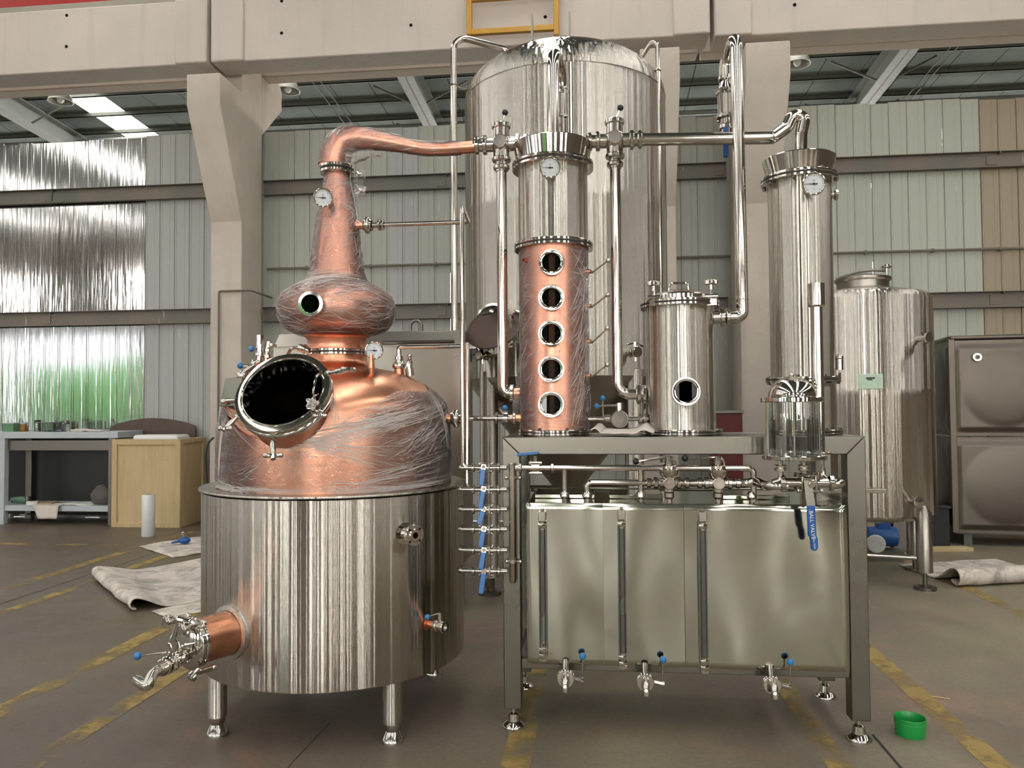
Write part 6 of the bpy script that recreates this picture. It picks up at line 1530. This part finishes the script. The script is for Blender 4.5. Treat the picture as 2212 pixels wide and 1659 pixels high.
c = on_bench(24); item('tin_can', 'square green tin at the left end of the workbench', 'tin', [('body', lambda m, c: m.box(c + Vector((0, 0, .055)), (.16, .12, .11)), 'can_green'), ('lid', lambda m, c: m.box(c + Vector((0, 0, .115)), (.165, .125, .012)), 'bench_top')], c)
c = on_bench(52); item('amber_jar', 'amber jar beside the green tin on the workbench', 'jar', [('body', lambda m, c: m.lathe([(.045, 0), (.048, .01), (.048, .085), (.040, .10), (.040, .105)], c, n=20, cap0=True, cap1=True), 'amber_glass'), ('lid', lambda m, c: m.lathe([(.043, .103), (.043, .125)], c, n=20, cap0=True, cap1=True), 'bench_top')], c)
c = on_bench(45, 9.75); item('clear_bottle', 'slim clear bottle behind the amber jar on the workbench', 'bottle', [('body', lambda m, c: m.lathe([(.028, 0), (.028, .13), (.012, .16), (.012, .19)], c, n=16, cap0=True), 'jar_glass'), ('cap', lambda m, c: m.lathe([(.014, .185), (.014, .205)], c, n=12, cap0=True, cap1=True), 'white_plastic')], c)
c = on_bench(81); item('lidded_jar', 'tall clear jar with a dark lid in the middle of the workbench', 'jar', [('body', lambda m, c: m.lathe([(.038, 0), (.040, .01), (.040, .12), (.034, .135)], c, n=20, cap0=True), 'jar_glass'), ('lid', lambda m, c: m.lathe([(.038, .13), (.038, .155)], c, n=20, cap0=True, cap1=True), 'rubber_dark')], c)
c = on_bench(143); item('grey_flask', 'smoky grey flask on the workbench left of the white papers', 'flask', [('body', lambda m, c: m.lathe([(.055, 0), (.057, .012), (.057, .10), (.04, .12)], c, n=20, cap0=True), 'jar_glass'), ('collar', lambda m, c: m.lathe([(.042, .115), (.042, .15)], c, n=20, cap0=True, cap1=True), 'steel_dark')], c)
c = on_bench(102); item('glass_dish', 'low wide glass dish next to the tall clear jar on the bench', 'dish', [('body', lambda m, c: m.lathe([(.10, 0), (.11, .01), (.11, .12), (.105, .12), (.105, .012)], c, n=24, cap0=True), 'jar_glass'), ('rim', lambda m, c: m.torus(c + Vector((0, 0, .12)), (0, 0, 1), .108, .004, 24, 6), 'steel_dark')], c)
def paper(m, c, w, d, hz=.03, s=0):
    m.grid(lambda u, v: c + Vector(((u - .5) * w, (v - .5) * d, .004 + hz * abs(mnoise.noise(Vector((u * 3 + s, v * 3, s)))) + (.05 * max(0, .25 - u) if s == 1 else 0))), 14, 10)
c = on_bench(196, 9.55); m = MB(); paper(m, c, .42, .26, .04, 1); o = m.build('paper_stack', 'cloth_white', solid=.004, fix=False, loc=c); tag(o, 'curled white papers on the right half of the workbench', 'papers')
c = on_bench(120, 9.52); m = MB(); paper(m, c, .22, .16, .015, 3); o = m.build('dark_rag', 'rubber_dark', solid=.004, fix=False, loc=c); tag(o, 'flat dark rag on the workbench between the dish and the papers', 'rag')
c = Vector((at(112, 1085, 9.5).x, 9.44, sz1)); m = MB()
def hang(u, v):
    x = (u - .5) * .38 * (1 - .55 * max(0, v - .45)); 
    return c + (Vector((x, .22 - .5 * v, .006)) if v < .5 else Vector((x + .06 * (v - .5), -.055 - .01 * sin(u * 9), .004 - (v - .5) * .34)))
m.grid(hang, 12, 12); o = m.build('hanging_cloth', 'cloth_white', solid=.005, fix=False, loc=c); tag(o, 'white cloth draped over the edge of the lower bench shelf', 'cloth')
c = Vector((at(40, 1085, 9.55).x, 9.58, sz1 + .002)); item('grinder', 'green hand grinder at the left of the lower bench shelf', 'tool', [('body', lambda m, c: m.tube([c + Vector((-.12, 0, .05)), c + Vector((0, 0, .06)), c + Vector((.10, 0, .05))], [.035, .045, .04], 14), 'teal_machine'), ('head', lambda m, c: m.cyl(c + Vector((.11, 0, .0)), c + Vector((.11, 0, .10)), .035, n=16), 'steel_dark')], c)
c = Vector((at(72, 1085, 9.5).x, 9.48, sz1)); item('tape_roll', 'white tape rolls on the lower bench shelf beside the grinder', 'tape', [('roll', lambda m, c: m.ring(c + Vector((0, 0, 0)), (0, 0, 1), .03, .07, .05, 24, .004), 'white_plastic'), ('core', lambda m, c: m.ring(c + Vector((0, 0, .0)), (0, 0, 1), .026, .03, .052, 20), 'cardboard')], c)
c = Vector((at(92, 1085, 9.55).x, 9.6, sz1)); m = MB(); m.box(c + Vector((0, 0, .012)), (.26, .22, .022), .2); o = m.build('cardboard_sheet', 'cardboard', loc=c); tag(o, 'brown cardboard sheet lying on the lower bench shelf', 'cardboard')
c = Vector((at(170, 1085, 9.55).x, 9.6, sz1)); m = MB(); paper(m, c, .5, .3, .03, 5); o = m.build('foil_sheet', 'white_plastic', solid=.004, fix=False, loc=c); tag(o, 'crinkled white sheet in the middle of the lower bench shelf', 'sheet')
c = Vector((at(222, 1080, 9.6).x, 9.62, sz1)); m = MB(); m.grid(lambda u, v: c + Vector((cos(u * 2 * pi) * .17 * sin(pi * (.02 + .98 * v)) * (1 + .3 * mnoise.noise(Vector((u * 5, v * 4, 2)))), sin(u * 2 * pi) * .12 * sin(pi * (.02 + .98 * v)), max(.002, .11 - .13 * cos(pi * v) + .03 * mnoise.noise(Vector((u * 6, v * 5, 7)))))), 24, 12); o = m.build('dark_sack', 'tool_sack', loc=c); tag(o, 'bunched dark sack at the right end of the lower bench shelf', 'sack')
# crate
CX0, CX1, CY0, CY1 = -6.20, -5.27, 9.30, 9.95
cz0, cz1 = at(310, 1140, CY0).z, at(310, 949, CY0).z
cr = thing('wooden_crate', 'pale plywood crate with battened edges between the bench and the concrete column', 'crate', ((CX0 + CX1) / 2, CY0 + .33, 0))
for a, bb in (((CX0 + .02, CY0 + .02), (CX1 - .02, CY0 + .035)), ((CX0 + .02, CY1 - .035), (CX1 - .02, CY1 - .02)), ((CX0 + .02, CY0 + .02), (CX0 + .035, CY1 - .02)), ((CX1 - .035, CY0 + .02), (CX1 - .02, CY1 - .02))):
    m = MB(); m.box2((*a, cz0), (*bb, cz1)); m.build('side_panel', 'plywood', cr)
for (x0, x1, y0, y1, z0, z1) in ((CX0, CX0 + .07, CY0, CY0 + .02, cz0, cz1), (CX1 - .07, CX1, CY0, CY0 + .02, cz0, cz1), (CX0 + .07, CX1 - .07, CY0, CY0 + .02, cz1 - .07, cz1), (CX0 + .07, CX1 - .07, CY0, CY0 + .02, cz0, cz0 + .06), (CX1 - .02, CX1, CY0 + .02, CY0 + .10, cz0, cz1), (CX1 - .02, CX1, CY1 - .08, CY1, cz0, cz1), (CX1 - .02, CX1, CY0 + .10, CY1 - .08, cz1 - .06, cz1)):
    m = MB(); m.box2((x0, y0, z0), (x1, y1, z1)); m.build('batten', 'plywood_frame', cr, bevel=.003)
for xx in (CX0 + .18, CX1 - .25): m = MB(); m.box2((xx, CY0 + .03, 0), (xx + .12, CY1 - .02, cz0)); m.build('skid', 'plywood_frame', cr)
m = MB(); m.box2((CX0 + .04, CY0 + .04, cz0), (CX1 - .04, CY1 - .04, cz0 + .02)); m.build('bottom', 'plywood', cr)
fc = Vector((at(340, 944, CY0 + .2).x, CY0 + .30, cz1 - .05)); m = MB(); m.box(fc + Vector((0, 0, .05)), (.62, .34, .10)); o = m.build('foam_block', 'white_plastic', bevel=.04, seg=3, loc=fc); tag(o, 'rounded white foam block sticking out of the top of the plywood crate', 'foam')
# filler board keeping the foam up inside the crate
m = MB(); m.box2((CX0 + .04, CY0 + .04, cz1 - .10), (CX1 - .04, CY1 - .04, cz1 - .055)); m.build('inner_shelf', 'steel_dark_brown', cr)
pr_ = onfloor(320, 1158); r = thing('film_roll', 'upright roll of white stretch film standing in front of the plywood crate', 'roll', (pr_.x, pr_.y, 0))
hr = at(320, 1068, pr_.y).z; m = MB(); m.lathe([(.038, 0), (.072, 0), (.075, .006), (.075, hr - .006), (.072, hr), (.038, hr)], pr_, n=36); m.build('film', 'film_roll', r)
m = MB(); m.lathe([(.034, .0), (.038, 0), (.038, hr + .004), (.034, hr + .004), (.034, 0)], pr_, n=28); m.build('core', 'cardboard', r)
# dark arched board behind crate and the hose by the column
m = MB(); c0 = at(330, 925, 10.0); pts = [(-.62, -.5), (.62, -.5), (.62, .02)] + [(.62 - 1.24 * k / 12, .04 + .10 * sin(pi * k / 12)) for k in range(1, 12)] + [(-.62, .02)]
m.prism(pts, (c0.x, 9.99, c0.z), (1, 0, 0), (0, 0, 1), (0, 1, 0), .03); m.prism([(-.6, -c0.z + .0), (-.5, -c0.z + .0), (-.5, -.4), (-.6, -.4)], (c0.x, 9.99, c0.z), (1, 0, 0), (0, 0, 1), (0, 1, 0), .03); o = m.build('arched_board', 'steel_dark_brown', loc=(c0.x, 10.0, 0)); tag(o, 'dark brown arch-topped board leaning on the wall behind the plywood crate', 'board')
m = MB(); m.tube(smooth_path([at(462, 945, 9.3), at(450, 958, 9.25), at(444, 985, 9.2), at(446, 1030, 9.2), Vector((at(452, 1080, 9.2).x, 9.2, .25)), Vector((at(440, 1120, 9.2).x, 9.15, .02)), Vector((at(470, 1130, 9.1).x, 9.1, .015))], 6), .013, 8); o = m.build('hose', 'rubber_dark', loc=at(446, 1030, 9.2)); tag(o, 'black hose hanging by the concrete column beside the plywood crate', 'hose')
# felt mats on the floor
def mat_sheet(name, label, pts, curl=None, n=26, amp=.012, seed=0, thick=.010):
    P = [onfloor(*q) for q in pts]; c = sum(P, Vector()) / 4; m = MB()
    def f(u, v):
        p = P[0].lerp(P[1], u).lerp(P[3].lerp(P[2], u), v); h = amp * abs(mnoise.noise(Vector((p.x * 3, p.y * 3, seed)))) + .006
        return Vector((p.x + .02 * mnoise.noise(p * 3), p.y + .02 * mnoise.noise(p * 3 + Vector((9, 0, 0))), h))
    if curl:
        side, rad, tt, k = curl
        def g(u, v):
            w = {'l': u, 'r': 1 - u, 'b': 1 - v}[side]
            if w > k:
                q = min(1, (w - k) / (k * 2.2)); q = q * q * (3 - 2 * q); p = f(u, v); return p + Vector((0, 0, 2 * rad * (1 - q)))
            s = (1 - w / k) * tt; uu, vv = (k, v) if side == 'l' else ((1 - k, v) if side == 'r' else (u, 1 - k))
            b0 = f(uu, vv); e = {'l': P[0] - P[1], 'r': P[1] - P[0], 'b': P[3] - P[0]}[side].normalized()
            return b0 + e * rad * sin(s) + Vector((0, 0, rad * (1 + cos(s))))
        m.grid(g, n * 2, n * 2)
    else: m.grid(f, n, n)
    o = m.build(name, 'felt_mat', solid=thick, fix=False, loc=(c.x, c.y, 0), sharp=60); tag(o, label, 'mat'); return o
mat_sheet('felt_mat', 'creased off-white mat with a curled edge on the floor beside the steel jacket', [(160, 1256), (560, 1188), (590, 1280), (258, 1326)], ('l', .042, 3.3, .10), 26, .03, 1)
mat_sheet('felt_mat', 'small off-white mat partly under the larger one next to the copper discharge neck', [(330, 1322), (470, 1290), (480, 1318), (360, 1336)], None, 10, .008, 2, .006)
mat_sheet('felt_mat', 'off-white mat with a blue fitting on it, on the floor below the crate', [(300, 1182), (520, 1148), (540, 1180), (374, 1206)], None, 18, .02, 3)
mat_sheet('felt_mat', 'white quilted mat with a rolled front edge on the floor near the right edge', [(1940, 1222), (2150, 1209), (2330, 1262), (2085, 1276)], ('b', .065, 4.2, .14), 24, .02, 4)
q = onfloor(398, 1180); r = thing('blue_fitting', 'small blue-bodied valve fitting lying on the mat below the crate', 'fitting', (q.x, q.y, .03))
m = MB(); m.sphere((q.x, q.y, .065), .055, 14, 8, (1.3, .9, .7)); m.tube([(q.x - .12, q.y - .05, .045), (q.x - .03, q.y, .06)], [.008, .018], 8); m.build('body', 'blue_plastic', r)
m = MB(); m.cyl((q.x - .01, q.y, .10), (q.x - .01, q.y, .16), .022, n=14); m.disc((q.x - .01, q.y, .14), (0, 0, 1), .045, .015, 18); m.build('collar', 'steel_polished', r)
# green cup at the front right
q = onfloor(1966, 1594); R_ = PX(27, q.y * 1.09)
r = thing('green_cup', 'bright green plastic cup without a lid on the floor right of the stand', 'cup', (q.x, q.y, 0)); hc = at(1966, 1558, q.y).z
q = q + Vector((0, R_ * .6, 0)); q.x = at(1966, 1570, q.y).x; hc = at(1966, 1548, q.y).z
m = MB(); m.lathe([(0, .0), (R_ * .95, 0), (R_ * .97, .004), (R_, hc * .72), (R_ * 1.02, hc * .73), (R_ * 1.03, hc - .002), (R_ * 1.0, hc), (R_ * .97, hc - .003), (R_ * .95, .008), (0, .006)], q, n=44); m.build('body', 'green_plastic', r)
m = MB(); m.torus((q.x, q.y, hc * .73), (0, 0, 1), R_ * 1.02, .0018, 40, 6); m.build('rim_bead', 'green_plastic', r)
a = onfloor(2012, 1506); b_ = onfloor(2052, 1512); m = MB(); m.tube([a + Vector((0, 0, .004)), a.lerp(b_, .5) + Vector((0, 0, .006)), b_ + Vector((0, 0, .004))], .003, 6); o = m.build('stick', 'plywood', loc=a); tag(o, 'thin pale stick lying on the floor at the right', 'stick')
